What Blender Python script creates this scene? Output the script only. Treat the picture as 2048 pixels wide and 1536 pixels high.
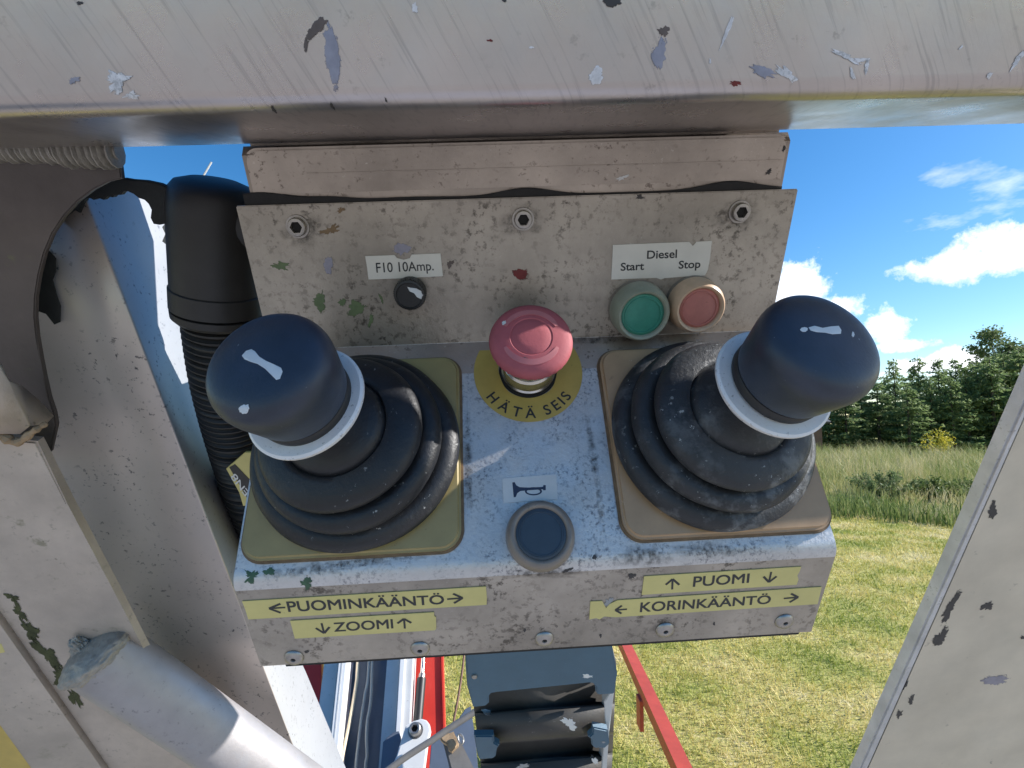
import bpy, bmesh, math, random
import numpy as np
from mathutils import Matrix, Vector
from mathutils.bvhtree import BVHTree
R = math.radians
random.seed(7); rng = np.random.default_rng(7)
for o in list(bpy.data.objects): bpy.data.objects.remove(o, do_unlink=True)
scn = bpy.context.scene; COL = scn.collection

# ------------------------------------------------------------------ camera, sky, sun, exposure
F = 1041.74                      # focal length in photograph pixels (2048 x 1536)
CAM_H, PITCH = 2.2, R(4.3)
cam = bpy.data.cameras.new('camera'); cam.lens = 36*F/2048; cam.sensor_width = 36; cam.clip_start = .01; cam.clip_end = 6000
camo = bpy.data.objects.new('camera', cam); COL.objects.link(camo)
camo.location = (0, 0, CAM_H); camo.rotation_euler = (R(90)+PITCH, 0, 0); scn.camera = camo

SUN_AZ, SUN_EL = R(87.0), R(31.8)    # azimuth clockwise from the viewing direction (+Y), elevation
sdir = Vector((math.sin(SUN_AZ)*math.cos(SUN_EL), math.cos(SUN_AZ)*math.cos(SUN_EL), math.sin(SUN_EL)))
sun = bpy.data.lights.new('sun', 'SUN'); sun.energy = 5.0; sun.angle = R(.5); sun.color = (1, .97, .93)
suno = bpy.data.objects.new('sun', sun); COL.objects.link(suno); suno.rotation_euler = sdir.to_track_quat('Z', 'Y').to_euler(); suno.location = (6, -2, 8)

world = bpy.data.worlds.new('World'); scn.world = world; world.use_nodes = True
wt = world.node_tree; wn = wt.nodes; wl = wt.links; wn.clear()
def W(t, **k):
    n = wn.new(t)
    for a, v in k.items(): setattr(n, a, v)
    return n
def wmath(op, a, b=None, c=None, clamp=False):
    n = W('ShaderNodeMath', operation=op, use_clamp=clamp)
    for i, v in enumerate((a, b, c)):
        if v is None: continue
        if isinstance(v, (int, float)): n.inputs[i].default_value = v
        else: wl.new(v, n.inputs[i])
    return n.outputs[0]
sky = W('ShaderNodeTexSky', sky_type='NISHITA', sun_disc=False, sun_elevation=SUN_EL, sun_rotation=SUN_AZ, air_density=1.0, dust_density=.35, ozone_density=3.0)
hsv = W('ShaderNodeHueSaturation'); hsv.inputs['Saturation'].default_value = 1.32; wl.new(sky.outputs[0], hsv.inputs['Color'])
tc = W('ShaderNodeTexCoord'); sep = W('ShaderNodeSeparateXYZ'); wl.new(tc.outputs['Generated'], sep.inputs[0])
# cumulus: a flat cloud deck (direction divided by its height) for the whole sky ...
zc = wmath('MAXIMUM', sep.outputs[2], .03)
zz = wmath('ADD', zc, .12)
cx = wmath('DIVIDE', sep.outputs[0], zz); cy = wmath('DIVIDE', sep.outputs[1], zz)
cmb = W('ShaderNodeCombineXYZ'); wl.new(cx, cmb.inputs[0]); wl.new(cy, cmb.inputs[1])
n1 = W('ShaderNodeTexNoise'); n1.inputs['Scale'].default_value = .8; n1.inputs['Detail'].default_value = 7; n1.inputs['Roughness'].default_value = .62
mp = W('ShaderNodeMapping'); mp.inputs['Location'].default_value = (3.2, 11.7, 0); wl.new(cmb.outputs[0], mp.inputs[0]); wl.new(mp.outputs[0], n1.inputs['Vector'])
deck = wmath('MULTIPLY', wmath('SUBTRACT', n1.outputs['Fac'], .60), 7, clamp=True)
# ... plus single clouds standing low over the trees, ragged by noise
n2 = W('ShaderNodeTexNoise'); n2.inputs['Scale'].default_value = 20; n2.inputs['Detail'].default_value = 9; n2.inputs['Roughness'].default_value = .66
wl.new(tc.outputs['Generated'], n2.inputs['Vector'])
def pixdir(x, y):
    v = Vector(((x-1024)/F, 1, (768-y)/F)); v.rotate(Matrix.Rotation(PITCH, 3, 'X')); return v.normalized()
tot = deck
for (px, py, rx, ry, amp) in ((1950, 525, 120, 34, 1.0), (2040, 490, 120, 44, 1.05), (2230, 460, 150, 40, .9), (1575, 590, 75, 60, 1.05), (1655, 620, 70, 34, .95), (1770, 655, 50, 48, .95), (1800, 690, 110, 18, .8), (1912, 722, 48, 30, 1.15), (1840, 730, 70, 20, .8), (700, 560, 220, 60, .95), (2600, 640, 260, 80, .95)):
    d = pixdir(px, py); right = Vector((d.y, -d.x, 0)).normalized(); up = right.cross(d).normalized()
    dist = math.hypot(math.hypot((px-1024)/F, (768-py)/F), 1); k = 1/(F*dist)
    vs = []
    for ax, rr in ((right, rx*k), (up, ry*k)):
        dn = W('ShaderNodeVectorMath', operation='DOT_PRODUCT'); wl.new(tc.outputs['Generated'], dn.inputs[0]); dn.inputs[1].default_value = ax
        q = wmath('DIVIDE', dn.outputs['Value'], rr); vs.append(wmath('MULTIPLY', q, q))
    fr = W('ShaderNodeVectorMath', operation='DOT_PRODUCT'); wl.new(tc.outputs['Generated'], fr.inputs[0]); fr.inputs[1].default_value = d
    e = wmath('SUBTRACT', amp, wmath('SQRT', wmath('ADD', vs[0], vs[1])))
    e = wmath('ADD', e, wmath('MULTIPLY', wmath('SUBTRACT', n2.outputs['Fac'], .5), 3.0))
    e = wmath('MULTIPLY', wmath('MULTIPLY', e, 1.7, clamp=True), wmath('GREATER_THAN', fr.outputs['Value'], .3))
    tot = wmath('MAXIMUM', tot, e)
mixc = W('ShaderNodeMix', data_type='RGBA'); wl.new(tot, mixc.inputs['Factor']); wl.new(hsv.outputs[0], mixc.inputs[6])
n3 = W('ShaderNodeTexNoise'); n3.inputs['Scale'].default_value = 9; n3.inputs['Detail'].default_value = 5; wl.new(tc.outputs['Generated'], n3.inputs['Vector'])
cr = W('ShaderNodeValToRGB'); cr.color_ramp.elements[0].position = .35; cr.color_ramp.elements[0].color = (5.6, 6.3, 7.6, 1); cr.color_ramp.elements[1].position = .6; cr.color_ramp.elements[1].color = (9.2, 9.4, 9.8, 1)
wl.new(n3.outputs['Fac'], cr.inputs[0]); wl.new(cr.outputs[0], mixc.inputs[7])
bg = W('ShaderNodeBackground'); bg.inputs['Strength'].default_value = .115; wl.new(mixc.outputs[2], bg.inputs['Color'])
wo = W('ShaderNodeOutputWorld'); wl.new(bg.outputs[0], wo.inputs['Surface'])
scn.view_settings.view_transform = 'Standard'; scn.view_settings.look = 'None'; scn.view_settings.exposure = .68; scn.view_settings.gamma = 1
scn.render.engine = 'CYCLES'; cy = scn.cycles; cy.max_bounces = 5; cy.diffuse_bounces = 3; cy.glossy_bounces = 3; cy.transmission_bounces = 2; cy.transparent_max_bounces = 4; cy.caustics_reflective = False; cy.caustics_refractive = False

# ------------------------------------------------------------------ frames: camera-aligned C, tilted basket B (x right, y away, z up along the basket)
C = Matrix.Translation((0, 0, CAM_H)) @ Matrix.Rotation(PITCH, 4, 'X')
TILT, ROLL, YAW = .44286, -.04364, .03695
B = C @ Matrix.Translation((.0073, .30172, .0247)) @ Matrix.Rotation(YAW, 4, 'Z') @ Matrix.Rotation(ROLL, 4, 'Y') @ Matrix.Rotation(TILT, 4, 'X')
BI = B.inverted()
HU, CH, CD, DH, HW = .07896, -.07775, .09639, -.13575, .145
def ray(x, y): return Vector(((x-1024)/F, 1, (768-y)/F))
def inB(x, y): return BI @ C @ Vector((0, 0, 0)), (BI @ C).to_3x3() @ ray(x, y)
def hitB(x, y, p, n):
    o, d = inB(x, y); return o + d*((Vector(p)-o).dot(n)/d.dot(n))
def fr(origin, u, v):
    u = Vector(u).normalized(); v = Vector(v).normalized(); n = u.cross(v)
    return Matrix(((u.x, v.x, n.x, origin[0]), (u.y, v.y, n.y, origin[1]), (u.z, v.z, n.z, origin[2]), (0, 0, 0, 1)))
FU = fr((0, 0, 0), (1, 0, 0), (0, 0, 1))                       # upper plate
FL = fr((0, 0, 0), (1, 0, 0), (0, CD, -CH))                    # lower plate
FP = fr((0, -CD, 0), (1, 0, 0), (0, 0, 1))                     # front lip
def plane(y): return fr((0, y, 0), (1, 0, 0), (0, 0, 1))
def uv(fm, x, y, h=0):
    """pixel -> 2D coordinates on the plane of frame fm (in B) lifted by h"""
    n = fm.to_3x3() @ Vector((0, 0, 1)); q = hitB(x, y, fm @ Vector((0, 0, h)), n); l = fm.inverted() @ q
    return (l.x, l.y)
def cp(x, y, d): return C @ (ray(x, y)*d)                      # pixel at a depth -> world

# ------------------------------------------------------------------ materials
MATS = {}
def mat(name, base=(.5, .5, .5), rough=.5, metal=0, var=0, vscale=12, speck=None, speck2=None, bump=0, bscale=300, streak=None, spec=.5, sss=0, trans=0, coat=0, rvar=0, coords='Object', stretch=None, alpha=1):
    m = bpy.data.materials.new(name); m.use_nodes = True; nt = m.node_tree; N = nt.nodes; L = nt.links
    b = N['Principled BSDF']; b.inputs['Roughness'].default_value = rough; b.inputs['Metallic'].default_value = metal
    b.inputs['Specular IOR Level'].default_value = spec; b.inputs['Transmission Weight'].default_value = trans; b.inputs['Coat Weight'].default_value = coat
    if sss: b.inputs['Subsurface Weight'].default_value = sss; b.inputs['Subsurface Radius'].default_value = (.004, .003, .002)
    b.inputs['Alpha'].default_value = alpha
    t = N.new('ShaderNodeTexCoord'); vec = t.outputs[coords]
    def noise(scale, detail=5, rg=.6, v=None, st=None):
        n = N.new('ShaderNodeTexNoise'); n.inputs['Scale'].default_value = scale; n.inputs['Detail'].default_value = detail; n.inputs['Roughness'].default_value = rg
        if st:
            mpn = N.new('ShaderNodeMapping'); mpn.inputs['Scale'].default_value = st[:3]
            if len(st) > 3: mpn.vector_type = 'TEXTURE'; mpn.inputs['Scale'].default_value = [1/q for q in st[:3]]; mpn.inputs['Rotation'].default_value = (0, st[3], 0)
            L.new(vec, mpn.inputs[0]); L.new(mpn.outputs[0], n.inputs['Vector'])
        else: L.new(vec, n.inputs['Vector'])
        return n.outputs['Fac']
    def ramp(fac, p0, p1, c0=(0, 0, 0, 1), c1=(1, 1, 1, 1)):
        r = N.new('ShaderNodeValToRGB'); r.color_ramp.elements[0].position = p0; r.color_ramp.elements[1].position = p1
        r.color_ramp.elements[0].color = c0; r.color_ramp.elements[1].color = c1; L.new(fac, r.inputs[0]); return r.outputs[0]
    def mix(fac, a, c, amount=1):
        x = N.new('ShaderNodeMix'); x.data_type = 'RGBA'
        if amount != 1:
            mm = N.new('ShaderNodeMath'); mm.operation = 'MULTIPLY'; L.new(fac, mm.inputs[0]); mm.inputs[1].default_value = amount; fac = mm.outputs[0]
        L.new(fac, x.inputs['Factor'])
        if isinstance(a, tuple): x.inputs[6].default_value = (*a, 1)
        else: L.new(a, x.inputs[6])
        x.inputs[7].default_value = (*c, 1); return x.outputs[2]
    col = tuple(base)
    if var:
        lo = tuple(max(0, q*(1-var)) for q in base); hi = tuple(q*(1+var) for q in base)
        nf = noise(vscale, 6, .62); col = ramp(nf, .3, .7, (*lo, 1), (*hi, 1))
    if streak:                                                     # (scale vector, colour, threshold, amount)
        col = mix(ramp(noise(1, 4, .6, st=streak[0]), streak[2], streak[2]+.1), col, streak[1], streak[3])
    for s in (speck, speck2):
        if s:                                                      # (scale, threshold, colour, amount, softness)
            big = ramp(noise(s[0]*.13, 3), .38, .62)
            f = ramp(noise(s[0], 4, .7), s[1], s[1]+s[4])
            mm = N.new('ShaderNodeMath'); mm.operation = 'MULTIPLY'; L.new(f, mm.inputs[0]); L.new(big, mm.inputs[1])
            col = mix(mm.outputs[0], col, s[2], s[3])
    if isinstance(col, tuple): b.inputs['Base Color'].default_value = (*col, 1)
    else: L.new(col, b.inputs['Base Color'])
    if rvar:
        r = N.new('ShaderNodeMapRange'); L.new(noise(vscale*2.3, 6, .65), r.inputs[0]); r.inputs[1].default_value = .3; r.inputs[2].default_value = .7
        r.inputs[3].default_value = max(.03, rough-rvar); r.inputs[4].default_value = min(1, rough+rvar); L.new(r.outputs[0], b.inputs['Roughness'])
    if bump:
        bn = N.new('ShaderNodeBump'); bn.inputs['Strength'].default_value = bump; bn.inputs['Distance'].default_value = .001
        L.new(noise(bscale, 6, .65, st=stretch), bn.inputs['Height']); L.new(bn.outputs[0], b.inputs['Normal'])
    MATS[name] = m; return m
BR = (.50, .46, .42)
mat('alu_beam', (.52, .47, .455), .31, .85, .10, 14, (160, .62, (.2, .18, .17), .5, .08), None, .10, 220, ((520, 60, 16, -.5), (.34, .31, .31), .55, .5), rvar=.08)
mat('alu_panel_upper', (.39, .345, .295), .40, .65, .30, 16, (230, .52, (.10, .085, .07), .9, .1), (700, .6, (.66, .62, .57), .4, .1), .22, 500, rvar=.08)  # deck metal with its shade and brown ground reflection put into the colour
mat('alu_panel', (.62, .595, .58), .44, .5, .14, 25, (520, .50, (.13, .13, .15), .8, .14), (900, .55, (.74, .73, .72), .55, .12), .3, 500, rvar=.1)  # same sheet metal, skylight on the deck put into a lighter colour
mat('alu_house', (.42, .355, .30), .36, .7, .30, 16, (260, .58, (.13, .10, .08), .8, .08), (380, .64, (.72, .66, .6), .5, .06), .18, 400, rvar=.1)
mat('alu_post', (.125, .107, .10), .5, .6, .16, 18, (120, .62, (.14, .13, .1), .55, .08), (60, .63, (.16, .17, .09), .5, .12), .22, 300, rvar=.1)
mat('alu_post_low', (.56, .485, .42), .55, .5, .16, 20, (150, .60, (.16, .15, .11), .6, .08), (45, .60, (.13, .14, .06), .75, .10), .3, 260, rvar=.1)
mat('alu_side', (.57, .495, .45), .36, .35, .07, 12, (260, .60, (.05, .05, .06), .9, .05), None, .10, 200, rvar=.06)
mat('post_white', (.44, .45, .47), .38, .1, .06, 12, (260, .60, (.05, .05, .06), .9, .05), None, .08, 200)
mat('alu_tube', (.40, .375, .375), .5, .45, .12, 20, (200, .60, (.17, .17, .17), .65, .08), None, .18, 300, ((60, 60, 60), (.4, .4, .42), .55, .4), rvar=.1)
mat('alu_gusset', (.64, .585, .49), .55, .55, .12, 14, (46, .64, (.10, .10, .09), .6, .05), None, .12, 260, rvar=.08)
mat('alu_edge', (.60, .59, .60), .5, .4, .15, 40, (300, .58, (.25, .24, .2), .6, .1), None, .2, 400)
mat('steel', (.40, .37, .34), .38, .85, .2, 200, (700, .58, (.15, .12, .09), .7, .1), None, .15, 600)
mat('dark_hole', (.015, .013, .012), .8)
mat('weld', (.36, .33, .29), .5, .25, .2, 200, (500, .6, (.2, .17, .14), .6, .1), None, .5, 420)
mat('rubber', (.014, .0145, .017), .44, 0, .25, 60, (260, .655, (.42, .42, .41), .75, .03), (140, .60, (.075, .077, .08), .7, .15), .35, 500, rvar=.08)
mat('rubber_dusty', (.026, .027, .030), .50, 0, .3, 50, (260, .64, (.5, .5, .48), .8, .03), (70, .50, (.17, .175, .18), .8, .14), .4, 500, rvar=.08)
mat('knob_rubber', (.028, .036, .056), .40, 0, .25, 45, (420, .69, (.3, .32, .34), .6, .03), (34, .56, (.075, .085, .10), .6, .2), .12, 900, rvar=.06)  # bluish base colour puts sky sheen and flare haze into the rubber
mat('black_plastic', (.022, .021, .021), .48, 0, .2, 60, None, None, .12, 500)
mat('gasket', (.012, .011, .011), .7, 0, .3, 120, None, None, .3, 500)
mat('white_plastic', (.80, .79, .80), .45, 0, .08, 60, (420, .60, (.22, .20, .18), .7, .06), None, .1, 500)
mat('base_yellow', (.36, .28, .12), .3, 0, .12, 40, (220, .66, (.13, .09, .05), .7, .06), None, .05, 300)
mat('base_tan', (.46, .30, .17), .32, 0, .12, 40, (170, .70, (.8, .74, .62), .8, .03), (140, .64, (.2, .14, .09), .6, .1), .05, 300)
mat('label_yellow', (.66, .57, .22), .42, 0, .07, 60, (330, .66, (.3, .25, .12), .7, .05), None, .05, 500)
mat('label_gold', (.56, .40, .10), .38, 0, .1, 60, (500, .66, (.2, .13, .05), .7, .05), None, .05, 500)
mat('label_white', (.70, .66, .60), .45, 0, .06, 60, (420, .67, (.35, .3, .22), .7, .05), None, .05, 500)
mat('label_grey', (.66, .67, .68), .45, 0, .06, 60, (420, .66, (.2, .2, .22), .7, .05), None, .05, 500)
mat('ink', (.03, .03, .032), .5)
mat('ink_blue', (.03, .04, .08), .5)
mat('estop_red', (.43, .10, .115), .7, 0, .1, 90, (600, .68, (.2, .03, .04), .6, .05), None, .12, 700)
mat('estop_red_worn', (.52, .17, .18), .65, 0, .1, 90)
mat('btn_green', (.05, .25, .18), .38, 0, .15, 120, None, None, .05, 500)
mat('btn_red', (.50, .18, .15), .42, 0, .12, 120, (500, .64, (.25, .1, .06), .6, .06), None, .05, 500)
mat('btn_blue', (.05, .065, .085), .35, 0, .12, 90, None, None, .05, 500)
mat('boot_green', (.30, .31, .24), .35, 0, .15, 120, (500, .6, (.12, .1, .07), .6, .1), None, .08, 500)
mat('boot_red', (.62, .42, .28), .35, 0, .15, 120, (500, .62, (.25, .18, .11), .6, .1), None, .08, 500)
mat('boot_grey', (.24, .2, .17), .35, 0, .15, 120, (500, .6, (.1, .09, .08), .6, .1), None, .08, 500)
mat('chrome', (.62, .6, .56), .25, 1, .1, 200, None, None, .05, 500)
mat('teal', (.055, .125, .185), .38, 0, .1, 40, (420, .68, (.3, .35, .36), .6, .04), None, .08, 400)
mat('dark_plate', (.05, .046, .042), .5, .1, .2, 40, (260, .66, (.3, .28, .26), .5, .04), None, .12, 400)
mat('white_paint', (.74, .74, .72), .5, 0, .06, 60)
mat('mark_white', (.70, .67, .68), .6, 0, .25, 220, (600, .5, (.3, .29, .28), .7, .1))
mat('grey_paint', (.33, .34, .35), .5, 0, .1, 60)
mat('paint_green', (.12, .16, .075), .6, 0, .2, 200)
mat('paint_dkgreen', (.05, .11, .06), .55, 0, .3, 300)
mat('paint_brown', (.20, .13, .07), .6, 0, .3, 200)
mat('paint_dark', (.05, .045, .045), .6, 0, .2, 200)
mat('paint_darkbrown', (.12, .09, .08), .55, 0, .2, 200)
mat('paint_red', (.16, .015, .015), .45, 0, .2, 200)
mat('paint_bluegrey', (.30, .29, .35), .5, .4, .15, 200)
mat('black_residue', (.014, .016, .016), .75, 0, .3, 120, None, None, .4, 300)
mat('moss', (.07, .075, .03), .9, 0, .4, 120, None, None, .8, 300)
mat('red_paint', (.62, .045, .03), .38, 0, .08, 30, (200, .68, (.3, .03, .03), .6, .05), None, .05, 200)
mat('orange_red', (.50, .07, .04), .5, 0, .15, 12, (60, .66, (.14, .05, .04), .8, .05), None, .15, 120)
mat('boom_alu', (.62, .62, .61), .55, .15, .07, 20, (180, .63, (.22, .22, .22), .6, .06), None, .08, 200)
mat('boom_white', (.80, .80, .79), .45, .1, .06, 20, (220, .66, (.4, .4, .4), .5, .06), None, .06, 200)
mat('channel_blue', (.13, .16, .21), .5, .2, .1, 20, None, None, .05, 200)
mat('cable_cream', (.72, .60, .42), .5, 0, .08, 40)
mat('cable_grey', (.40, .42, .40), .5, 0, .08, 40)
mat('hose_grey', (.17, .16, .15), .55, 0, .15, 60, None, None, .1, 300)
mat('strap', (.36, .25, .15), .8, 0, .3, 90, None, None, .5, 300)
mat('rod_brown', (.16, .08, .05), .6, 0, .2, 40)
mat('bark', (.06, .045, .035), .9, 0, .3, 8, None, None, .8, 20)
mat('bark_pale', (.35, .33, .30), .8, 0, .4, 8)
mat('gravel', (.36, .325, .285), .9, 0, .3, 40, (90, .5, (.16, .15, .14), .7, .1), None, .9, 60)
mat('floor_grey', (.46, .45, .46), .55, .2, .12, 6, (60, .6, (.2, .19, .18), .5, .1))
mat('shed_roof', (.09, .09, .10), .7, 0, .15, 3); mat('shed_wall', (.20, .11, .07), .8, 0, .15, 3)

def grime_mat():
    m = bpy.data.materials.new('grime'); m.use_nodes = True; nt = m.node_tree; N = nt.nodes; L = nt.links; b = N['Principled BSDF']
    b.inputs['Base Color'].default_value = (.045, .038, .032, 1); b.inputs['Roughness'].default_value = .85
    t = N.new('ShaderNodeTexCoord'); n = N.new('ShaderNodeTexNoise'); n.inputs['Scale'].default_value = 260; n.inputs['Detail'].default_value = 6; n.inputs['Roughness'].default_value = .7; L.new(t.outputs['Object'], n.inputs['Vector'])
    at_ = N.new('ShaderNodeAttribute'); at_.attribute_name = 'fade'
    r = N.new('ShaderNodeMapRange'); r.inputs[1].default_value = .38; r.inputs[2].default_value = .62; r.inputs[4].default_value = .62; L.new(n.outputs['Fac'], r.inputs[0])
    mm = N.new('ShaderNodeMath'); mm.operation = 'MULTIPLY'; L.new(r.outputs[0], mm.inputs[0]); L.new(at_.outputs['Fac'], mm.inputs[1]); L.new(mm.outputs[0], b.inputs['Alpha'])
    MATS['grime'] = m
grime_mat()
def foliage(name, cols, rough=.6, trans=.25, pos_scale=.0):
    m = bpy.data.materials.new(name); m.use_nodes = True; nt = m.node_tree; N = nt.nodes; L = nt.links
    b = N['Principled BSDF']; b.inputs['Roughness'].default_value = rough; b.inputs['Specular IOR Level'].default_value = .25
    g = N.new('ShaderNodeNewGeometry'); r = N.new('ShaderNodeValToRGB'); els = r.color_ramp.elements
    while len(els) < len(cols): els.new(.5)
    for i, (p, c) in enumerate(cols): els[i].position = p; els[i].color = (*c, 1)
    fac = g.outputs['Random Per Island']
    if pos_scale:
        n = N.new('ShaderNodeTexNoise'); n.inputs['Scale'].default_value = pos_scale; n.inputs['Detail'].default_value = 4; L.new(g.outputs['Position'], n.inputs['Vector'])
        mr = N.new('ShaderNodeMapRange'); mr.inputs[1].default_value = .35; mr.inputs[2].default_value = .65; L.new(n.outputs['Fac'], mr.inputs[0])
        mx = N.new('ShaderNodeMath'); mx.operation = 'MULTIPLY_ADD'; L.new(mr.outputs[0], mx.inputs[0]); mx.inputs[1].default_value = .65
        m2 = N.new('ShaderNodeMath'); m2.operation = 'MULTIPLY'; L.new(fac, m2.inputs[0]); m2.inputs[1].default_value = .35; L.new(m2.outputs[0], mx.inputs[2]); fac = mx.outputs[0]
    L.new(fac, r.inputs[0]); L.new(r.outputs[0], b.inputs['Base Color'])
    tr = N.new('ShaderNodeBsdfTranslucent'); L.new(r.outputs[0], tr.inputs['Color']); ms = N.new('ShaderNodeMixShader'); ms.inputs[0].default_value = trans
    L.new(b.outputs[0], ms.inputs[1]); L.new(tr.outputs[0], ms.inputs[2]); L.new(ms.outputs[0], N['Material Output'].inputs['Surface'])
    MATS[name] = m
foliage('lawn_blades', ((0, (.18, .27, .045)), (.33, (.42, .43, .09)), (.56, (.66, .56, .19)), (.8, (.78, .66, .32)), (1, (.84, .76, .54))), pos_scale=1.1)
foliage('tall_blades', ((0, (.16, .24, .06)), (.4, (.32, .35, .12)), (.7, (.56, .49, .25)), (1, (.72, .62, .40))), pos_scale=.5)
foliage('weed_leaves', ((0, (.06, .10, .025)), (.5, (.13, .19, .05)), (1, (.26, .29, .10))), trans=.35)
foliage('spruce_needles', ((0, (.10, .16, .06)), (.5, (.19, .26, .10)), (1, (.30, .36, .17))), trans=.55)
foliage('birch_leaves', ((0, (.08, .12, .045)), (.5, (.13, .18, .07)), (1, (.20, .24, .11))), trans=.45)
foliage('yellow_flower', ((0, (.25, .28, .05)), (.5, (.55, .48, .05)), (1, (.7, .6, .1))), trans=.3)
def ground_mat():
    m = bpy.data.materials.new('lawn_soil'); m.use_nodes = True; nt = m.node_tree; N = nt.nodes; L = nt.links; b = N['Principled BSDF']; b.inputs['Roughness'].default_value = .9
    t = N.new('ShaderNodeTexCoord')
    def nz(s, d=6):
        n = N.new('ShaderNodeTexNoise'); n.inputs['Scale'].default_value = s; n.inputs['Detail'].default_value = d; n.inputs['Roughness'].default_value = .65; L.new(t.outputs['Object'], n.inputs['Vector']); return n.outputs['Fac']
    a = N.new('ShaderNodeMath'); a.operation = 'MULTIPLY_ADD'; L.new(nz(30), a.inputs[0]); a.inputs[1].default_value = .55; 
    c = N.new('ShaderNodeMath'); c.operation = 'MULTIPLY'; L.new(nz(1.1, 4), c.inputs[0]); c.inputs[1].default_value = .5; L.new(c.outputs[0], a.inputs[2])
    r = N.new('ShaderNodeValToRGB'); e = r.color_ramp.elements; e.new(.5); e.new(.6)
    for i, (p, q) in enumerate(((.36, (.12, .16, .03)), (.48, (.32, .33, .07)), (.58, (.52, .45, .15)), (.72, (.62, .54, .36)))): e[i].position = p; e[i].color = (*q, 1)
    L.new(a.outputs[0], r.inputs[0]); L.new(r.outputs[0], b.inputs['Base Color'])
    bp = N.new('ShaderNodeBump'); bp.inputs['Strength'].default_value = .8; bp.inputs['Distance'].default_value = .03; L.new(nz(45), bp.inputs['Height']); L.new(bp.outputs[0], b.inputs['Normal'])
    MATS['lawn_soil'] = m
ground_mat()

# ------------------------------------------------------------------ object helpers
def link(name, me, m=None, parent=None, mx=None, smooth=35):
    o = bpy.data.objects.new(name, me); COL.objects.link(o)
    if m and not me.materials: me.materials.append(MATS[m])
    if smooth:
        me.polygons.foreach_set('use_smooth', [True]*len(me.polygons)); me.set_sharp_from_angle(angle=R(smooth))
    if parent: o.parent = parent
    if mx is not None: o.matrix_local = mx
    return o
def thing(name, label, cat, mx=Matrix.Identity(4), group=None):
    o = bpy.data.objects.new(name, None); COL.objects.link(o); o.matrix_world = mx; o.empty_display_size = .02
    o['label'] = label; o['category'] = cat
    if group: o['group'] = group
    return o
def tag(o, label, cat, group=None):
    o['label'] = label; o['category'] = cat
    if group: o['group'] = group
    return o
def bm2me(bm, name='m'):
    bmesh.ops.recalc_face_normals(bm, faces=bm.faces); me = bpy.data.meshes.new(name); bm.to_mesh(me); bm.free(); return me
def pdata(v, f, name='m'):
    me = bpy.data.meshes.new(name); me.from_pydata([tuple(x) for x in v], [], f); me.update(); return me
def prism(poly, th, bev=0, z0=0, seg=2):
    """2D outline -> plate from z0 to z0+th (front at +z)"""
    bm = bmesh.new(); vs = [bm.verts.new((x, y, z0)) for x, y in poly]; f = bm.faces.new(vs)
    r = bmesh.ops.extrude_face_region(bm, geom=[f]); nv = [g for g in r['geom'] if isinstance(g, bmesh.types.BMVert)]
    for v in nv: v.co.z = z0+th
    if bev:
        top = [e for e in bm.edges if all(abs(v.co.z-(z0+th)) < 1e-9 for v in e.verts)]
        bmesh.ops.bevel(bm, geom=top, offset=bev, segments=seg, affect='EDGES', clamp_overlap=True)
    return bm2me(bm)
def rrect(x0, x1, y0, y1, r, n=6):
    pts = []
    for cx_, cy_, a in ((x1-r, y1-r, 0), (x0+r, y1-r, 90), (x0+r, y0+r, 180), (x1-r, y0+r, 270)):
        pts += [(cx_+r*math.cos(R(a+90*i/n)), cy_+r*math.sin(R(a+90*i/n))) for i in range(n+1)]
    return pts
def lathe(prof, n=48, rf=None):
    """prof: list of (radius, z[, tag]); rf(tag, angle) scales the radius"""
    v = []; f = []
    rows = []
    for p in prof:
        r, z = p[0], p[1]; tg = p[2] if len(p) > 2 else None
        if r < 1e-7: rows.append([len(v)]); v.append((0, 0, z)); continue
        row = []
        for i in range(n):
            a = 2*math.pi*i/n; k = rf(tg, a) if (rf and tg) else 1
            row.append(len(v)); v.append((r*k*math.cos(a), r*k*math.sin(a), z))
        rows.append(row)
    for a, b in zip(rows, rows[1:]):
        for i in range(n):
            j = (i+1) % n
            if len(a) == 1 and len(b) == 1: continue
            if len(a) == 1: f.append((a[0], b[i], b[j]))
            elif len(b) == 1: f.append((a[i], a[j], b[0]))
            else: f.append((a[i], a[j], b[j], b[i]))
    me = pdata(v, f); bm = bmesh.new(); bm.from_mesh(me); bmesh.ops.recalc_face_normals(bm, faces=bm.faces); bm.to_mesh(me); bm.free(); return me
def tube(path, rad, n=14, cap=True):
    """swept tube through 3D points; rad a number or list"""
    P = [Vector(p) for p in path]; v = []; f = []; up = Vector((0, 0, 1)); prev = None
    for i, p in enumerate(P):
        t = (P[min(i+1, len(P)-1)]-P[max(i-1, 0)]).normalized()
        if prev is None: a = t.orthogonal().normalized()
        else: a = (prev - t*prev.dot(t)).normalized()
        prev = a; b = t.cross(a); r = rad[i] if isinstance(rad, (list, tuple)) else rad
        for k in range(n):
            q = p + (a*math.cos(2*math.pi*k/n)+b*math.sin(2*math.pi*k/n))*r; v.append(q)
    for i in range(len(P)-1):
        for k in range(n): f.append((i*n+k, i*n+(k+1) % n, (i+1)*n+(k+1) % n, (i+1)*n+k))
    if cap: f.append(tuple(range(n))[::-1]); f.append(tuple((len(P)-1)*n+k for k in range(n)))
    return pdata(v, f)
def spline(pts, m=10):
    P = [Vector(p) for p in pts]; P = [P[0]*2-P[1]]+P+[P[-1]*2-P[-2]]; out = []
    for i in range(1, len(P)-2):
        for k in range(m):
            t = k/m; a, b, c, d = P[i-1], P[i], P[i+1], P[i+2]
            out.append(.5*((2*b)+(c-a)*t+(2*a-5*b+4*c-d)*t*t+(3*b-a-3*c+d)*t**3))
    out.append(P[-2]); return out
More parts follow.
